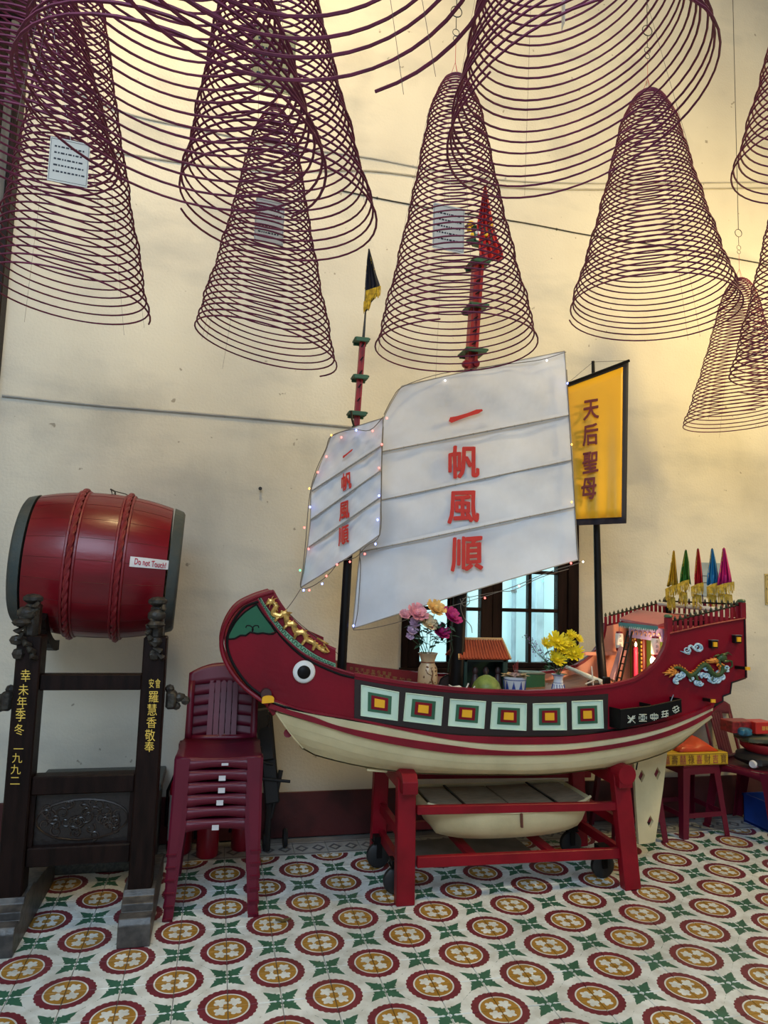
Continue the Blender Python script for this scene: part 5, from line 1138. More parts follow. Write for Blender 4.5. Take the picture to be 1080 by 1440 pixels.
# ------------------------------------------------------------------ trestle
TR = thing('trestle', 'red wooden trestle on black castors carrying the model junk', 'stand', (1.6, YC, 0))
def P_(x, y, z): return V((x, y, z))
yf, yk = 3.50, 4.02
lx0, lx1 = .985, 2.215; zl, zr = .63, .61
legs = []
for (x, y, dx, dy) in ((lx0, yf, 0, -.0), (lx1, yf-.02, .0, -.0), (lx0-.02, yk, 0, .0), (lx1, yk, 0, .0)):
    foot = V((x+(.0 if x < 1.5 else .02), y+(-.0 if y < 3.7 else 0), .0 if y < 3.7 else .03)); topv = V((x+(.0 if x < 1.5 else -.03), y+(.03 if y < 3.7 else -.03), .60))
    MB().bar(foot, topv, .095 if y < 3.7 else .085, .055, upv=(0, 1, 0), ch=.004).build('leg', STRED, TR)
for x in (lx0, lx1-.03):   # bolsters across, carrying the hull, with rounded front ends
    mb = MB(); prof = [(3.44, .56), (3.44, .62), (3.47, .655), (3.53, .665), (3.60, .645), (3.66, .63), (3.84, .61), (3.92, .63), (4.0, .655), (4.06, .64), (4.07, .57)]
    mb.prism([V((x-.04, y, z-.02+(0 if x < 1.5 else -.01))) for y, z in prof], (.08, 0, 0)); mb.build('bolster', STRED, TR, bev=.004)
MB().tube([(2.17+.02, 3.435, .60), (2.17+.02, 3.52, .60)], .052, 18).build('scroll_end', STRED, TR)
def bar_px(a, b, Y, w_, h_, name='rail'): MB().bar(at(a[0], a[1], Y), at(b[0], b[1], Y), w_, h_, upv=(0, 1, 0), ch=.003).build(name, STRED, TR)
bar_px((586, 1139), (866, 1133), 3.50, .042, .03); bar_px((586, 1212), (872, 1199), 3.50, .052, .03); bar_px((560, 1090), (830, 1088), yk, .04, .03); 
zz1 = at(586, 1139, 3.5).z; zz2 = at(586, 1212, 3.5).z
MB().bar((lx0, yk, zz2), (lx1, yk, zz2), .04, .03, upv=(0, 1, 0)).build('rail', STRED, TR)
for x in (lx0-.01, lx1): MB().bar((x, yf, zz2+.12), (x, yk, zz2+.12), .03, .05).build('side_rail', STRED, TR); MB().bar((x, yf, zz2-.03), (x, yk, zz2-.03), .03, .05).build('side_rail', STRED, TR)
for x in (1.36, 1.80): MB().box((x, (yf+yk)/2, zz2-.01), (.05, yk-yf, .028), ch=.003).build('cross_slat', STRED, TR)
for (x, y) in ((lx0-.015, yf+.12), (lx0-.03, yk-.06), (lx1-.06, yf+.13), (lx1-.07, yk-.05)):
    R = Matrix.Rotation(pi/2, 3, 'X') @ Matrix.Rotation(0, 3, 'Z'); w_ = MB().lathe([(.0, -.02), (.055, -.02), (.066, -.012), (.068, 0), (.066, .012), (.055, .02), (0, .02)], (x, y, .068), 24, 0, R).build('castor_wheel', RUBBER, TR, smooth=True)
    MB().box((x+.0, y-.028, .10), (.03, .006, .08)).box((x, y+.028, .10), (.03, .006, .08)).box((x, y, .142), (.07, .07, .008)).tube([(x, y-.03, .068), (x, y+.03, .068)], .008, 8).build('fork', BLACK, w_)
    MB().box((x, y, .16), (.06, .07, .03)).build('castor_block', BLACK, TR)
# dinghy on the lower slats
DY = 3.76
def dpt(u, v, Y): return at(u, v, Y)
dz = zz2+.030
xL, xR = 1.13, 2.07
dg = thing('dinghy', 'small cream dinghy with a boarded top stowed on the trestle under the ship', 'boat', ((xL+xR)/2, DY, dz))
def dsec(s):       # s along 0..1
    x = lerp(xL, xR, s); e = sin(pi*min(1, max(0, s)))**.45; hb = .15+.115*sin(pi*s)**.6; zt_ = dz+.185+.03*(2*s-1)**2; zb_ = dz+.035+.05*(2*s-1)**4+.075*(1 if s in (0, 1) else 0)
    return x, hb, zt_, zb_
rowsd = []
K = 17
for i in range(K):
    s = i/(K-1); x, hb, zt_, zb_ = dsec(s); sh = .0; rowsd.append([V((x, DY-hb, zt_)), V((x, DY-hb*.97, lerp(zt_, zb_, .35))), V((x, DY-hb*.86, lerp(zt_, zb_, .75))), V((x, DY-hb*.6, zb_-.012)), V((x, DY, zb_-.035*sin(pi*s))), V((x, DY+hb*.6, zb_-.012)), V((x, DY+hb*.86, lerp(zt_, zb_, .75))), V((x, DY+hb*.97, lerp(zt_, zb_, .35))), V((x, DY+hb, zt_))])
mb = MB().grid(rowsd); n9 = 9; mb.add(rowsd[0], [tuple(range(9))]); mb.add(rowsd[-1], [tuple(range(8, -1, -1))]); mb.build('hull', CREAM, dg, smooth=True)
TOPB = mat('dusty boards', (.24, .18, .12), .6, var=.15, stretch=(3, 14, 3))
for (s0, s1) in ((.03, .22), (.235, .50), (.512, .77), (.785, .97)):
    rr = []
    for i in range(5):
        x, hb, zt_, _ = dsec(lerp(s0, s1, i/4)); rr.append([V((x, DY-hb*.93, zt_-.006)), V((x, DY, zt_-.002)), V((x, DY+hb*.93, zt_-.006))])
    MB().grid(rr).build('deck_board', TOPB, dg, solid=.008, soff=-1)
for f_ in (-1, 1): MB().tube([V((dsec(k/16)[0], DY+f_*dsec(k/16)[1], dsec(k/16)[2])) for k in range(17)], .008, 6).build('gunwale', CREAM, dg, smooth=True)
mb = MB()
for s in (.2275, .7775): x, hb, zt_, _ = dsec(s); mb.bar((x, DY-hb*.95, zt_+.001), (x, DY+hb*.95, zt_+.001), .012, .006)
x, hb, zt_, _ = dsec(.5); mb.bar((dsec(.2)[0], DY-dsec(.2)[1]*1.02, dsec(.2)[2]-.008), (dsec(.8)[0], DY-dsec(.8)[1]*1.02, dsec(.8)[2]-.008), .006, .014, upv=(0, 1, 0)); mb.build('black_strap', BLACK, dg)
MB().bar((x, DY-hb-.012, zt_-.0), (x+.004, DY-hb-.012, zt_-.07), .016, .010).build('rowlock', mat('brown peg', (.12, .03, .02), .5), dg)
# ------------------------------------------------------------------ drum and its stand
DC = at(145, 795, 3.93); DR = .378; HL = .390
dm = thing('drum', 'large red barrel drum cradled on the dark wooden stand', 'drum', DC)
dm.rotation_euler = (0, radians(2.6), radians(3))
RX = Matrix.Rotation(pi/2, 3, 'Y')
prof = [(DR*(1-.17*(abs(t))**2.2), t*HL) for t in [(-1+2*k/24) for k in range(25)]]
# stave barrel: lathe with 20 faint staves
mb = MB(); mb.lathe([(r, z) for r, z in prof if abs(z) <= HL*.90], (0, 0, 0), 72, 0, RX); mb.build('barrel', DRUMR, dm, smooth=True, local=True)
mb = MB()
for k in range(22):
    a = 2*pi*k/22+.1; mb.tube([RX @ V((r*1.0004*cos(a), r*1.0004*sin(a), z)) for r, z in prof if abs(z) <= HL*.9], .0010, 4)
mb.build('stave_seam', mat('stave seam dark red', (.10, .004, .006), .5), dm, local=True)
for s in (-1, 1):
    mb = MB(); mb.lathe([(DR*.0, s*HL*.985), (DR*.70, s*HL*.985), (DR*.815, s*HL*1.0), (DR*.842, s*HL*.985)]+[(DR*(1-.17*t**2.2)+.006, s*t*HL) for t in (.975, .95, .92, .89, .865, .86)]+[(DR*(1-.17*.86**2.2)-.002, s*.858*HL)], (0, 0, 0), 64, 0, RX)
    o = mb.build('drum_skin', DRUMB, dm, smooth=True, local=True); o['label'] = 'dark grey hide lapped over the rim'
for x0_ in (-.118, .105):
    rr = ipl(x0_/HL, [(z/HL, r) for r, z in prof]); hoop = MB()
    for ph in (0, pi):
        P = [V((x0_+.005*cos(22*a+ph), (rr+.010+.004*sin(22*a+ph))*cos(a), (rr+.010+.004*sin(22*a+ph))*sin(a))) for a in [2*pi*k/180 for k in range(180)]]; hoop.tube(P, .0105, 6, closed=True)
        hoop.tube([V((x0_+(.021 if ph else -.021), (rr+.002)*cos(a), (rr+.002)*sin(a))) for a in [2*pi*k/72 for k in range(72)]], .008, 6, closed=True)
    hoop.build('rope_hoop', ROPER, dm, smooth=True, local=True)
def drpt(x, ang, off): 
    r = ipl(x/HL, [(z/HL, r) for r, z in prof])+off; return V((x, -r*cos(ang), r*sin(ang)))
# sticker
LB = mat('white sticker', (.72, .68, .66), .5); x0_, x1_ = .155, .345
mb = MB(); mb.grid([[drpt(lerp(x0_, x1_, k/6), a, .0015) for k in range(7)] for a in (.135, .09, .045, .0)]); sk = mb.build('sticker', LB, dm, solid=.0015, soff=1, local=True)
sk_t = MB(); brush(sk_t, 'Do not Touch!', lambda x, y, z: drpt((x0_+x1_)/2+x*.0245, .066+y*.115-.004*x, .004+z*.5), .02); sk_t.build('handwriting', mat('red felt pen', (.45, .02, .05), .6), sk, local=True)
mb = MB(); tp = V((.02, 0, DR)); mb.tube([tp+V((-.03, 0, .03)), tp+V((-.005, 0, .02)), tp+V((0, 0, -.005))], .005, 6); mb.tube([tp+V((-.028, 0, .032)), tp+V((-.015, 0, .0)), tp+V((.0, 0, .02)), tp+V((.05, 0, .012)), tp+V((.09, 0, -.006))], .003, 5); mb.build('wire_tie', WIRE, dm, local=True)
# stand
DS = thing('drum_stand', 'dark carved wooden drum stand with gold characters on its two posts', 'stand', (-.56, 3.6, 0))
pY = 3.50
def pX(u, v): return at(u, v, pY-.058).x
PXs = (pX(33, 1000), pX(212, 1000))
CARV = mat('carved dark wood', (.016, .012, .010), .4, spec=.3, var=.5, nscale=30, bump=.5, bscale=60, dirt=(.05, .045, .035))
for k, x in enumerate(PXs):
    zt_ = 1.30
    po = MB().box((x, pY, (.16+zt_)/2), (.104, .115, zt_-.16), ch=.006).build('post', DWOOD, DS)
    
    # dragon head finial
    hd = MB(); sg = -1 if k == 0 else 1
    hd.box((x, pY-.02, zt_+.07), (.062, .09, .17), ch=.02); hd.ball((x+sg*.02*(k == 0), pY-.065, zt_+.10), .042, n=10, sc=(1, .8, .8)); hd.ball((x, pY-.05, zt_+.165), .043, n=10, sc=(1.05, .8, .55)); hd.ball((x-.03*(k == 0), pY-.085, zt_+.06), .033, n=9, sc=(1.3, 1, .6))
    for q in range(9): a = q*.7; hd.tube([V((x+.035*cos(a), pY-.06, zt_-.10+.028*q)), V((x+.032*cos(a)*1.2-.015*(k == 0), pY-.085, zt_-.09+.028*q)), V((x+.03*cos(a+1), pY-.07, zt_-.075+.028*q))], [.012, .014, .008], 6)
    hd.ball((x-.05*(k == 0), pY-.06, zt_-.02), .03, n=8, sc=(1.1, .8, .8)); hd.ball((x-.04*(k == 0), pY-.06, zt_-.08), .028, n=8)
    hd.build('dragon_finial', CARV, po, smooth=True)
    # carved ears of the crossbar
    er = MB(); s = -1 if k == 0 else 1; zc = 1.005
    er.box((x+s*.085, pY, zc), (.05, .06, .085), ch=.012); er.ball((x+s*.12, pY, zc+.01), .028, n=8, sc=(1.2, .8, .8)); er.ball((x+s*.15, pY, zc-.005), .022, n=8); er.ball((x+s*.11, pY, zc-.03), .02, n=8); er.ball((x+s*.075, pY, zc+.05), .022, n=8); er.build('carved_ear', CARV, po, smooth=True)
    # sled foot
    ft = MB(); prof = [(3.295, 0), (3.295, .09), (3.31, .115), (3.36, .12), (3.365, .105), (3.385, .105), (3.39, .14), (3.43, .155), (3.44, .18), (3.60, .18), (3.64, .16), (3.9, .14), (4.05, .105), (4.06, .0)]
    ft.prism([V((x-.068, y, z)) for y, z in prof], (.136, 0, 0)); ft.build('foot', mat('worn black wood', (.03, .028, .028), .4, var=.4, nscale=20, bump=.3, dirt=(.10, .09, .08)), DS, bev=.004)
    # cradle arm going back under the drum
    ca = MB(); A0 = .0; pts_ = []
    for q in range(13): a = lerp(-2.55, -.75, q/12); pts_.append(V((x+(.07 if k == 0 else -.07)*0, DC.y+.02+(.372)*cos(a), DC.z-.03+(.372)*sin(a))))
    inset = .115 if k == 0 else -.045
    ca = MB(); zz = DC.z-.36
    for p_, q_ in zip(pts_[:7], pts_[1:8]): ca.bar(p_+V((x*0+inset*0, 0, -.02)), q_+V((0, 0, -.02)), .04, .05)
    ca.build('cradle_arm', DWOOD, DS)
for (ch, u, v, hh) in [(c, *q) for c, q in zip('幸未年季冬一九九二', ((36, 950, 19), (33, 970, 17), (31, 987, 17), (29, 1005, 21), (27, 1026, 17), (26, 1053, 8), (24, 1066, 15), (22, 1082, 15), (21, 1098, 9)))]+[('安', 213, 961, 14), ('會', 222, 961, 14)]+[(c, *q) for c, q in zip('羅慧香敬奉', ((216, 980, 18), (214, 998, 18), (213, 1016, 17), (211, 1034, 18), (210, 1050, 16)))]:
    wd = 8 if ch in '安會' else 15
    if ch in '一二': hh = 15 if ch == '二' else 15
    MB().text(ch, lambda x, y, z: at(u+x*wd, v-y*hh, pY-.0590)).build('gold_character', GOLDT, DS)
xa_, xb_ = PXs[0]+.052, PXs[1]-.052
def zat(u, v): return at(u, v, pY-.04).z
mb = MB().box(((xa_+xb_)/2, pY, (zat(120, 949)+zat(120, 971))/2), (xb_-xa_, .07, zat(120, 949)-zat(120, 971)), ch=.004).build('crossbar', DWOOD, DS)
z_a, z_b, z_c, z_d, z_e = zat(110, 1091), zat(110, 1117), zat(110, 1122), zat(110, 1190), zat(110, 1217)
MB().box(((xa_+xb_)/2, pY, (z_a+z_b)/2), (xb_-xa_, .08, z_a-z_b), ch=.006).build('top_rail', DWOOD, DS)
MB().box(((xa_+xb_)/2, pY, (z_d+z_e)/2), (xb_-xa_, .08, z_d-z_e), ch=.006).build('bottom_rail', DWOOD, DS)
pn = MB().box(((xa_+xb_)/2, pY+.012, (z_b+z_d)/2), (xb_-xa_, .02, z_b-z_d)).build('carved_panel', CARV if 0 else mat('dark carved panel', (.014, .009, .008), .4, bump=.3), DS)
mb = MB(); cxp, czp = (xa_+xb_)/2, (z_b+z_d)/2-.01; wv, hv = (xb_-xa_)*.44, (z_b-z_d)*.36
for i in range(46):
    a = rnd.uniform(0, 2*pi); rr_ = sqrt(rnd.random()); c = V((cxp+cos(a)*rr_*wv, pY+.001, czp+sin(a)*rr_*hv)); R0 = rnd.uniform(.014, .032); a0 = rnd.uniform(0, 6); sg = rnd.choice((-1, 1))
    mb.tube([c+V((R0*(1-j/14)*cos(a0+sg*j*.55), -.004*j/10, R0*(1-j/14)*sin(a0+sg*j*.55))) for j in range(11)], [.0055-.0003*j for j in range(11)], 5)
mb.tube([V((cxp+cos(a)*wv*1.02, pY, czp+sin(a)*hv*1.1)) for a in [2*pi*k/28 for k in range(28)]], .005, 5, closed=True)
mb.build('carved_scrolls', mat('carved scroll wood', (.03, .019, .015), .3, var=.3), pn, smooth=True)
for s in (-1, 1): MB().box((cxp+s*(xb_-xa_)/2*.965, pY-.01, czp+.01), (.022, .03, z_b-z_d)).build('panel_stile', DWOOD, DS)
# low dark chest behind the stand
c0 = at(45, 1106, 4.12); c1 = at(228, 1098, 4.12)
CH = thing('stone_chest', 'low speckled dark grey slab-topped chest against the wall behind the drum stand', 'chest', ((c0.x+c1.x)/2, 4.28, 0)); GRAN = mat('speckled dark stone', (.035, .042, .040), .5, var=.6, nscale=90, dirt=(.10, .11, .10))
zt_ = c0.z
MB().box(((c0.x+c1.x)/2, 4.28, zt_-.02), (c1.x-c0.x, .38, .04), ch=.006).build('slab', GRAN, CH)
MB().box(((c0.x+c1.x)/2, 4.29, (zt_-.04)/2), (c1.x-c0.x-.03, .34, zt_-.04), ch=.006).build('body', GRAN, CH)
# ------------------------------------------------------------------ plastic chairs
def make_chair(lab, m):
    t = thing('plastic_chair', lab, 'chair')
    W = .205; D_ = .20
    def srow(y, dz_=0, w_=1): return [V((W*w_*s, y, .44+dz_-.012*cos(s*pi/2))) for s in [(-1+2*k/10) for k in range(11)]]
    mb = MB().grid([srow(-.205, -.012), srow(-.19, 0), srow(-.1, -.004), srow(0, -.006), srow(.1, -.002), srow(.19, .004, .93)]); mb.build('seat', m, t, solid=.005, smooth=True, local=True)
    # apron: arched front panel and sides
    def apron(p0, p1, h_, arch):
        P = [lerp(V(p0), V(p1), k/12) for k in range(13)]
        return [[p for p in P], [p+V((0, 0, -h_+arch*(sin(pi*k/12)**.5 if 0 < k < 12 else 0))) for k, p in enumerate(P)]]
    ap = MB()
    for a, b in (((-.20, -.207, .432), (.20, -.207, .432)), ((-.205, .19, .436), (-.205, -.20, .432)), ((.205, -.20, .432), (.205, .19, .436)), ((.19, .19, .436), (-.19, .19, .436))): ap.grid(apron(a, b, .085, .048))
    ap.build('apron', m, t, solid=.004, smooth=True, local=True)
    for sx in (-1, 1):
        for (y0, y1, nm) in ((-.205, -.245, 'front'), (.185, .25, 'rear')):
            top_, bot = [], []
            sy = -1 if y0 < 0 else 1
            def L(z, wd, x, y): return [V((x*sx, y-sy*wd, z)), V((x*sx, y, z)), V(((x-.01)*sx, y+sy*.004, z)), V(((x-wd)*sx, y+sy*.004, z))]
            rows_ = [L(.436, .075, .208, y0), L(.30, .060, .208, lerp(y0, y1, .3)), L(.15, .052, .211, lerp(y0, y1, .65)), L(.016, .044, .213, lerp(y0, y1, .96)), L(.014, .046, .217, y1-.004*(-sy)), L(0.002, .046, .217, y1)]
            MB().grid(rows_).build('leg', m, t, solid=.005, local=True)
    # backrest: crest, stiles, slatted splat
    def bk_(x, z): s = (z-.44)/.39; return V((x, .19+.09*s-.03*(1-(x/.2)**2)*s*0+.02*(1-(abs(x)/.2)**2)*s, z))
    bb = MB()
    def crest(x): return .835-.055*(abs(x)/.19)**2.2
    xs_ = [-.19+.38*k/16 for k in range(17)]
    rows_ = [[bk_(x, lerp(crest(x), .735-.02*(abs(x)/.19), q)) for x in xs_] for q in (0, .25, .5, .75, 1)]
    bb.grid(rows_)
    for s in (-1, 1): bb.grid([[bk_(s*lerp(.155, .19-.0*z, q), z) for q in (0, .5, 1)] for z in (.74, .65, .56, .48, .435)])
    bb.grid([[bk_(x, z) for x in (-.16, -.08, 0, .08, .16)] for z in (.462, .435)])
    bb.build('backrest', m, t, solid=.006, smooth=True, local=True)
    for k in range(5):
        x = -.064+.032*k; MB().grid([[bk_(x+dx, z) for dx in (-.0138, .0138)] for z in (.74, .65, .55, .455)]).build('slat', m, t, solid=.006, local=True)
    return t
ch0 = make_chair('topmost maroon plastic chair of the stack beside the drum stand', PLAST)
cc = V((.055, 3.745, 0)); rzc = radians(-1.5); stepz = .056
pos = ['bottom', 'second lowest', 'third lowest', 'fourth lowest', 'fifth lowest']
STK = mat('small barcode label', (.70, .68, .70), .5)
for k in range(6):
    o = ch0 if k == 5 else dup(ch0, label='maroon plastic chair, %s in the stack beside the drum stand' % pos[k])
    o.location = cc+V((0, .003*k, stepz*k)); o.rotation_euler = (0, 0, rzc); o['group'] = 'stacked maroon plastic chairs'
for k, (dx, dz_) in zip((5, 4, 3, 2, 0), ((.03, -.022), (.02, -.03), (.02, -.03), (.015, -.03), (.0, -.03))):
    o = [q for q in bpy.data.objects if q.name.startswith('plastic_chair') and abs(q.location.z-stepz*k) < 1e-4][0]
    s_ = MB().box((dx, -.2125, .43+dz_), (.032, .0012, .024 if k < 5 else .012)).build('price_sticker', STK, o, local=True); s_['label'] = 'small white sticker on the front edge'
ch2 = dup(ch0, loc=(3.62, 4.15, 0), rz=radians(22), label='dark red plastic chair heaped with boxes and bags in the corner past the stool'); ch2['group'] = ''
for c_ in list(bpy.data.objects):
    if c_.parent == ch2 and 'sticker' in c_.name: bpy.data.objects.remove(c_)
del ch2['group']
# fire extinguishers behind the chairs
EXR = mat('extinguisher red', (.38, .008, .03), .3, coat=.3)
for k, (u, v, hh, rr_, lab) in enumerate(((252, 1192, .50, .07, 'red fire extinguisher with a white label at the left of the chair stack'), (291, 1203, .33, .062, 'red fire extinguisher seen between the chair legs, in the middle'), (339, 1192, .33, .06, 'red fire extinguisher seen between the chair legs, toward the ship'))):
    p = onfloor(u, v); p.y = min(p.y, 4.36); t = thing('fire_extinguisher', lab, 'fire extinguisher', p, group='fire extinguishers behind the chair stack')
    MB().lathe([(0, 0), (rr_*.92, 0), (rr_, .012), (rr_, hh*.78), (rr_*.8, hh*.87), (rr_*.35, hh*.93), (0, hh*.93)], p, 22).build('cylinder', EXR, t, smooth=True)
    mb = MB(); mb.lathe([(0, hh*.92), (.016, hh*.92), (.016, hh), (0, hh)], p, 10); mb.bar(p+V((-.02, 0, hh)), p+V((.06, 0, hh+.02)), .016, .008); mb.bar(p+V((-.02, 0, hh-.01)), p+V((.055, 0, hh-.012)), .016, .006); mb.tube([p+V((0, -.01, hh*.97)), p+V((-.03, -.03, hh*.95)), p+V((-rr_-.01, -.02, hh*.7)), p+V((-rr_-.01, -.01, hh*.3))], .009, 7); mb.build('valve', BLACK, t)
    if k == 0: MB().lathe([(rr_+.001, hh*.15), (rr_+.001, hh*.66)], p, 12, a0=radians(200), a1=radians(290)).build('label_sheet', LB, t, smooth=True); 
# folded black stand leaning behind the bow
b0 = V((.40, 4.33, 0)); t = thing('folded_trolley', 'folded black luggage trolley with a strap leaning on the wall under the bow', 'trolley', b0)
Yt = 4.34
BK2 = mat('charcoal metal and nylon', (.016, .014, .014), .5)
mb = MB(); mb.bar(at(367, 975, 4.42), at(376, 1070, 4.33), .09, .05, upv=(0, 1, 0), ch=.01); mb.bar(at(372, 1000, 4.38), at(383, 1130, 4.3), .09, .045, upv=(0, 1, 0), ch=.01); mb.build('folded_body', BK2, t)
mb = MB(); mb.bar(at(369, 996, 4.28), at(372, 1025, 4.28), .065, .03, upv=(0, 1, 0), ch=.008); mb.build('pouch', mat('black nylon', (.035, .034, .036), .7), t)
mb = MB(); mb.tube([at(365, 1095, 4.28), at(408, 1099, 4.28)], .009, 8); mb.tube([at(395, 1083, 4.32), at(386, 1125, 4.30), at(380, 1150, 4.3)], .015, 8); mb.tube([at(362, 1070, 4.3), at(384, 1075, 4.3)], .008, 8); e = at(378, 1130, 4.3); mb.tube([e, V((e.x, e.y, 0.0))], .02, 8); mb.tube([at(366, 1050, 4.3), at(362, 1100, 4.3)], .012, 8); mb.build('rods', BK2, t, smooth=True)
mb = MB(); mb.tube(cat_rom([at(374, 1004, 4.27), at(380, 1007, 4.25), at(379, 1017, 4.25), at(375, 1022, 4.27)], 4), .003, 5); mb.build('strap_loop', BK2, t)
mb = MB(); w0 = at(377, 1165, 4.2); 
for s in (-.05, .07): mb.lathe([(0, -.012), (.05, -.012), (.056, 0), (.05, .012), (0, .012)], (.40+s, 4.33, .056), 18, 0, Matrix.Rotation(pi/2, 3, 'Y'))
mb.build('wheels', RUBBER, t, smooth=True)
# ------------------------------------------------------------------ stool and things at the right
def stool(lab, c, rz, m=PLAST):
    t = thing('plastic_stool', lab, 'stool', c, rz)
    H = .45; MB().box((0, 0, H-.008), (.29, .29, .016), ch=.006).build('seat', m, t, local=True)
    ap = MB()
    for s in (-1, 1): ap.box((0, s*.142, H-.035), (.28, .006, .045)); ap.box((s*.142, 0, H-.035), (.006, .28, .045))
    ap.build('apron', m, t, local=True)
    for sx in (-1, 1):
        for sy in (-1, 1):
            rows_ = []
            for z, x in ((H-.015, .143), (.2, .163), (.002, .182)):
                wd = .05 if z > .3 else .04 if z > .1 else .036
                rows_.append([V(((x-wd)*sx, x*sy, z)), V((x*sx, x*sy, z)), V((x*sx, (x-wd)*sy, z))])
            MB().grid(rows_).build('leg', m, t, solid=.006, local=True)
    rg = MB()
    for s in (-1, 1): rg.box((0, s*.166, .14), (.27, .006, .03)); rg.box((s*.166, 0, .14), (.006, .27, .03))
    rg.build('stretcher', m, t, local=True); return t
stool('maroon plastic stool under the yellow box', (3.175, 4.27, 0), radians(3)); 
stool('maroon plastic stool half hidden behind the rudder', (2.70, 4.24, 0), radians(-4))
# yellow box across the stools
ya0, ya1 = at(930, 1066, 4.12), at(1024, 1066, 4.12)
bxx = thing('yellow_box', 'long yellow cardboard box with red and brown ornament lying on the stools', 'box', ((ya0.x+ya1.x)/2, 4.22, .451))
YB = mat('yellow box card', (.62, .40, .02), .55, var=.08); zb0, zb1 = .451, .451+.078
MB().box(((ya0.x+ya1.x)/2, 4.24, (zb0+zb1)/2), (ya1.x-ya0.x, .24, zb1-zb0), ch=.003).build('carton', YB, bxx)
mb = MB(); mr = MB()
for k, ch in enumerate('福壽囍祿喜財吉寶'):
    tgt = mb if k % 2 else mr; xx = lerp(ya0.x, ya1.x, (k+.6)/8.2); tgt.text(ch, lambda x, y, z: V((xx+x*.05, 4.118, (zb0+zb1)/2+y*.062)))
zc_ = (zb0+zb1)/2
for z in (zb0+.006, zb1-.006): mb.bar((ya0.x+.005, 4.1185, z), (ya1.x-.005, 4.1185, z), .002, .0015)
mb.build('ornament', mat('brown print', (.16, .06, .02), .6), bxx); mr.build('ornament', mat('crimson print', (.38, .03, .08), .6), bxx)
# orange red bag
p0 = at(948, 1057, 4.2); p1 = at(1003, 1057, 4.2)
t = thing('plastic_bag', 'orange red plastic bag on top of the yellow box', 'bag', ((p0.x+p1.x)/2, 4.25, zb1))
mb = MB(); nx, ny = 14, 8; rows_ = []
for j in range(ny+1):
    row = []
    for i in range(nx+1):
        s = i/nx; q = j/ny; hgt = .065*(sin(pi*s)**.5)*(sin(pi*q)**.6)*(1+.25*sin(s*9+q*5)); row.append(V((lerp(p0.x, p1.x, s), lerp(4.15, 4.36, q), zb1+.002+max(0, hgt)+.006*sin(s*31+q*17)*sin(pi*s)*sin(pi*q))))
    rows_.append(row)
mb.grid(rows_); mb.build('bag_film', mat('orange red plastic film', (.60, .06, .012), .35, var=.15), t, smooth=True, solid=.002)
# pile on the corner chair
SZ = .445
def pbox(name, lab, cat_, u0, u1, v0, v1, Y, dy, m, rz=0., ch=.004, base=None):
    a, b = at(u0, v1, Y), at(u1, v0, Y); z0 = base if base is not None else a.z; w_ = abs(b.x-a.x); h_ = b.z-a.z
    c = V(((a.x+b.x)/2, Y+dy/2, z0)); t = thing(name, lab, cat_, c, rz); MB().box((0, 0, h_/2), (w_, dy, h_), ch=ch).build('body', m, t, local=True); return t, w_, h_, dy
def blob(name, lab, cat_, c, dims, m, seed, squash=1.):
    r_ = random.Random(seed); t = thing(name, lab, cat_, c); mb = MB(); n1, n2 = 10, 20; vv = []
    for i in range(n1+1):
        for j in range(n2):
            a = pi*i/n1; b = 2*pi*j/n2; f_ = 1+.07*sin(3*b+seed)+.06*sin(5*b+2*a+seed)+.04*sin(9*a+4*b)
            x = abs(sin(a))**.6*math.copysign(abs(cos(b))**.7, cos(b))*f_; y = abs(sin(a))**.6*math.copysign(abs(sin(b))**.7, sin(b))*f_; z = math.copysign(abs(cos(a))**.7, cos(a))
            vv.append(V((x*dims[0]/2, y*dims[1]/2, (z*.5+.5)*dims[2])))
    ff = [(i*n2+j, (i+1)*n2+j, (i+1)*n2+(j+1) % n2, i*n2+(j+1) % n2) for i in range(n1) for j in range(n2)]
    mb.add(vv, ff); mb.build('body', m, t, smooth=True, local=True); return t
BKB = mat('black bag cloth', (.02, .020, .020), .6, bump=.4, bscale=12)
blob('black_bag', 'limp black bag lying on the seat of the corner chair', 'bag', (3.66, 4.12, SZ), (.36, .30, .085), BKB, 3)
TRR = mat('red enamel', (.33, .012, .02), .3, coat=.3)
t = thing('red_basin', 'round red tray on top of the black bag on the corner chair', 'tray', (3.69, 4.12, SZ+.083)); MB().lathe([(0, 0), (.13, 0), (.165, .03), (.172, .062), (.165, .062), (.155, .035), (.12, .008), (0, .008)], (0, 0, 0), 30).build('tray_body', TRR, t, smooth=True, local=True)
blob('green_bag', 'dark green patterned bag lying flat above the red tray', 'bag', (3.68, 4.13, SZ+.145), (.36, .28, .055), mat('green patterned cloth', (.06, .075, .04), .7, var=.5, nscale=25, dirt=(.16, .12, .08)), 5)
t, w_, h_, dy_ = pbox('red_gift_box', 'dark red carton lying on the green bag, beside the bright red box', 'box', 1030, 1062, 1004, 1021, 4.08, .12, mat('dark red card', (.26, .015, .02), .4, var=.3, nscale=40), base=SZ+.215)
t, w_, h_, dy_ = pbox('red_gift_box', 'bright red box with gold print lying on the green bag at the picture edge', 'box', 1063, 1088, 1004, 1021, 4.04, .12, mat('bright red card', (.50, .02, .015), .35), base=SZ+.215)
mb = MB(); 
for k, ch in enumerate('囍福'): mb.text(ch, lambda x, y, z: V((-.012+.026*k+x*.026, -dy_/2-.001, h_/2+y*.03)))
mb.build('gold_print', GOLDT, t, local=True)
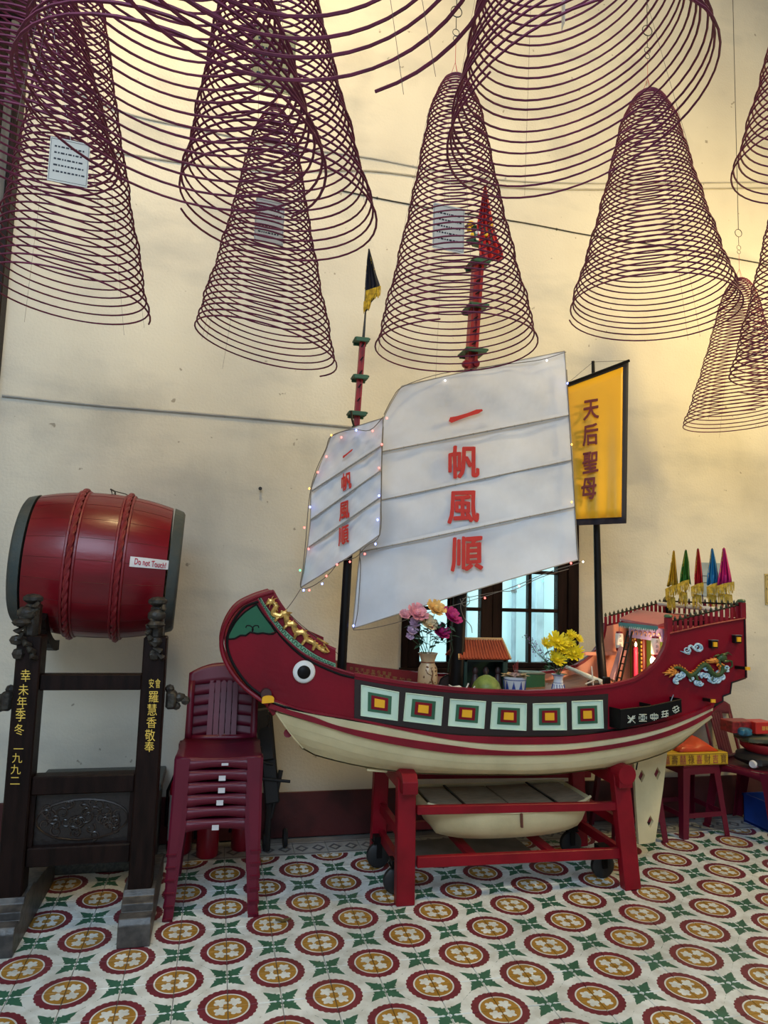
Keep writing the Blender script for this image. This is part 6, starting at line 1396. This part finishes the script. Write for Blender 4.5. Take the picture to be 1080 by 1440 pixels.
blob('blue_bag', 'crumpled blue plastic bag beside the dark red carton', 'bag', (3.475, 4.10, SZ+.195), (.10, .12, .06), mat('blue plastic film', (.03, .15, .25), .3, var=.4, nscale=30), 9)
cp = at(1064, 1073, 3.98); t = thing('drink_can', 'white drink can with a red and blue stripe lying on the chair seat edge', 'can', (cp.x, cp.y, SZ)); RXY = Matrix.Rotation(radians(20), 3, 'Z') @ Matrix.Rotation(pi/2, 3, 'Y'); ca_ = V((cp.x, 4.02, SZ+.027))
MB().lathe([(0, .003), (.018, .003), (.020, 0), (.026, .008), (.026, .112), (.020, .12), (0, .118)], ca_, 22, 0, RXY).build('can_body', WHITE, t, smooth=True)
MB().lathe([(.0264, .02), (.0264, .032)], ca_, 22, 0, RXY).build('red_stripe', TRR, t, smooth=True); MB().lathe([(.0264, .05), (.0264, .056)], ca_, 22, 0, RXY).build('blue_stripe', BLU, t, smooth=True)
BLC = mat('blue crate plastic', (.01, .05, .30), .4)
cb = V((3.80, 4.20, 0)); t = thing('blue_crate', 'blue plastic crate on the floor under the corner chair', 'crate', cb)
mb = MB(); mb.box((0, 0, .006), (.24, .28, .012)); 
for s in (-1, 1): mb.box((s*.117, 0, .10), (.006, .28, .19)); mb.box((0, s*.137, .10), (.24, .006, .19)); mb.box((s*.118, 0, .185), (.014, .29, .016)); mb.box((0, s*.14, .185), (.25, .014, .016))
mb.build('crate_body', BLC, t, local=True)
c = onfloor(398, 1297); t = thing('dry_leaf', 'dry brown leaf on the floor tile in front of the chairs', 'leaf', c)
mb = MB(); mb.grid([[V((c.x+.018*i, c.y+.012*j*(1-abs(i)/3), .003+.006*abs(j)+.004*abs(i))) for j in (-1, 0, 1)] for i in (-2, -1, 0, 1, 2)]); mb.build('blade', mat('dry leaf brown', (.12, .08, .02), .8), t, solid=.001)
# grey plastic sheet on the floor under the trestle, loose string
c = V((1.5, 4.0, 0)); t = thing('floor_board', 'flat grey board lying on the floor beneath the trestle', 'board', c)
MB().box((1.52, 4.13, .006), (.80, .36, .010), Matrix.Rotation(.05, 3, 'Z'), ch=.002).build('board', mat('grey slate sheet', (.13, .135, .14), .5, var=.2), t)
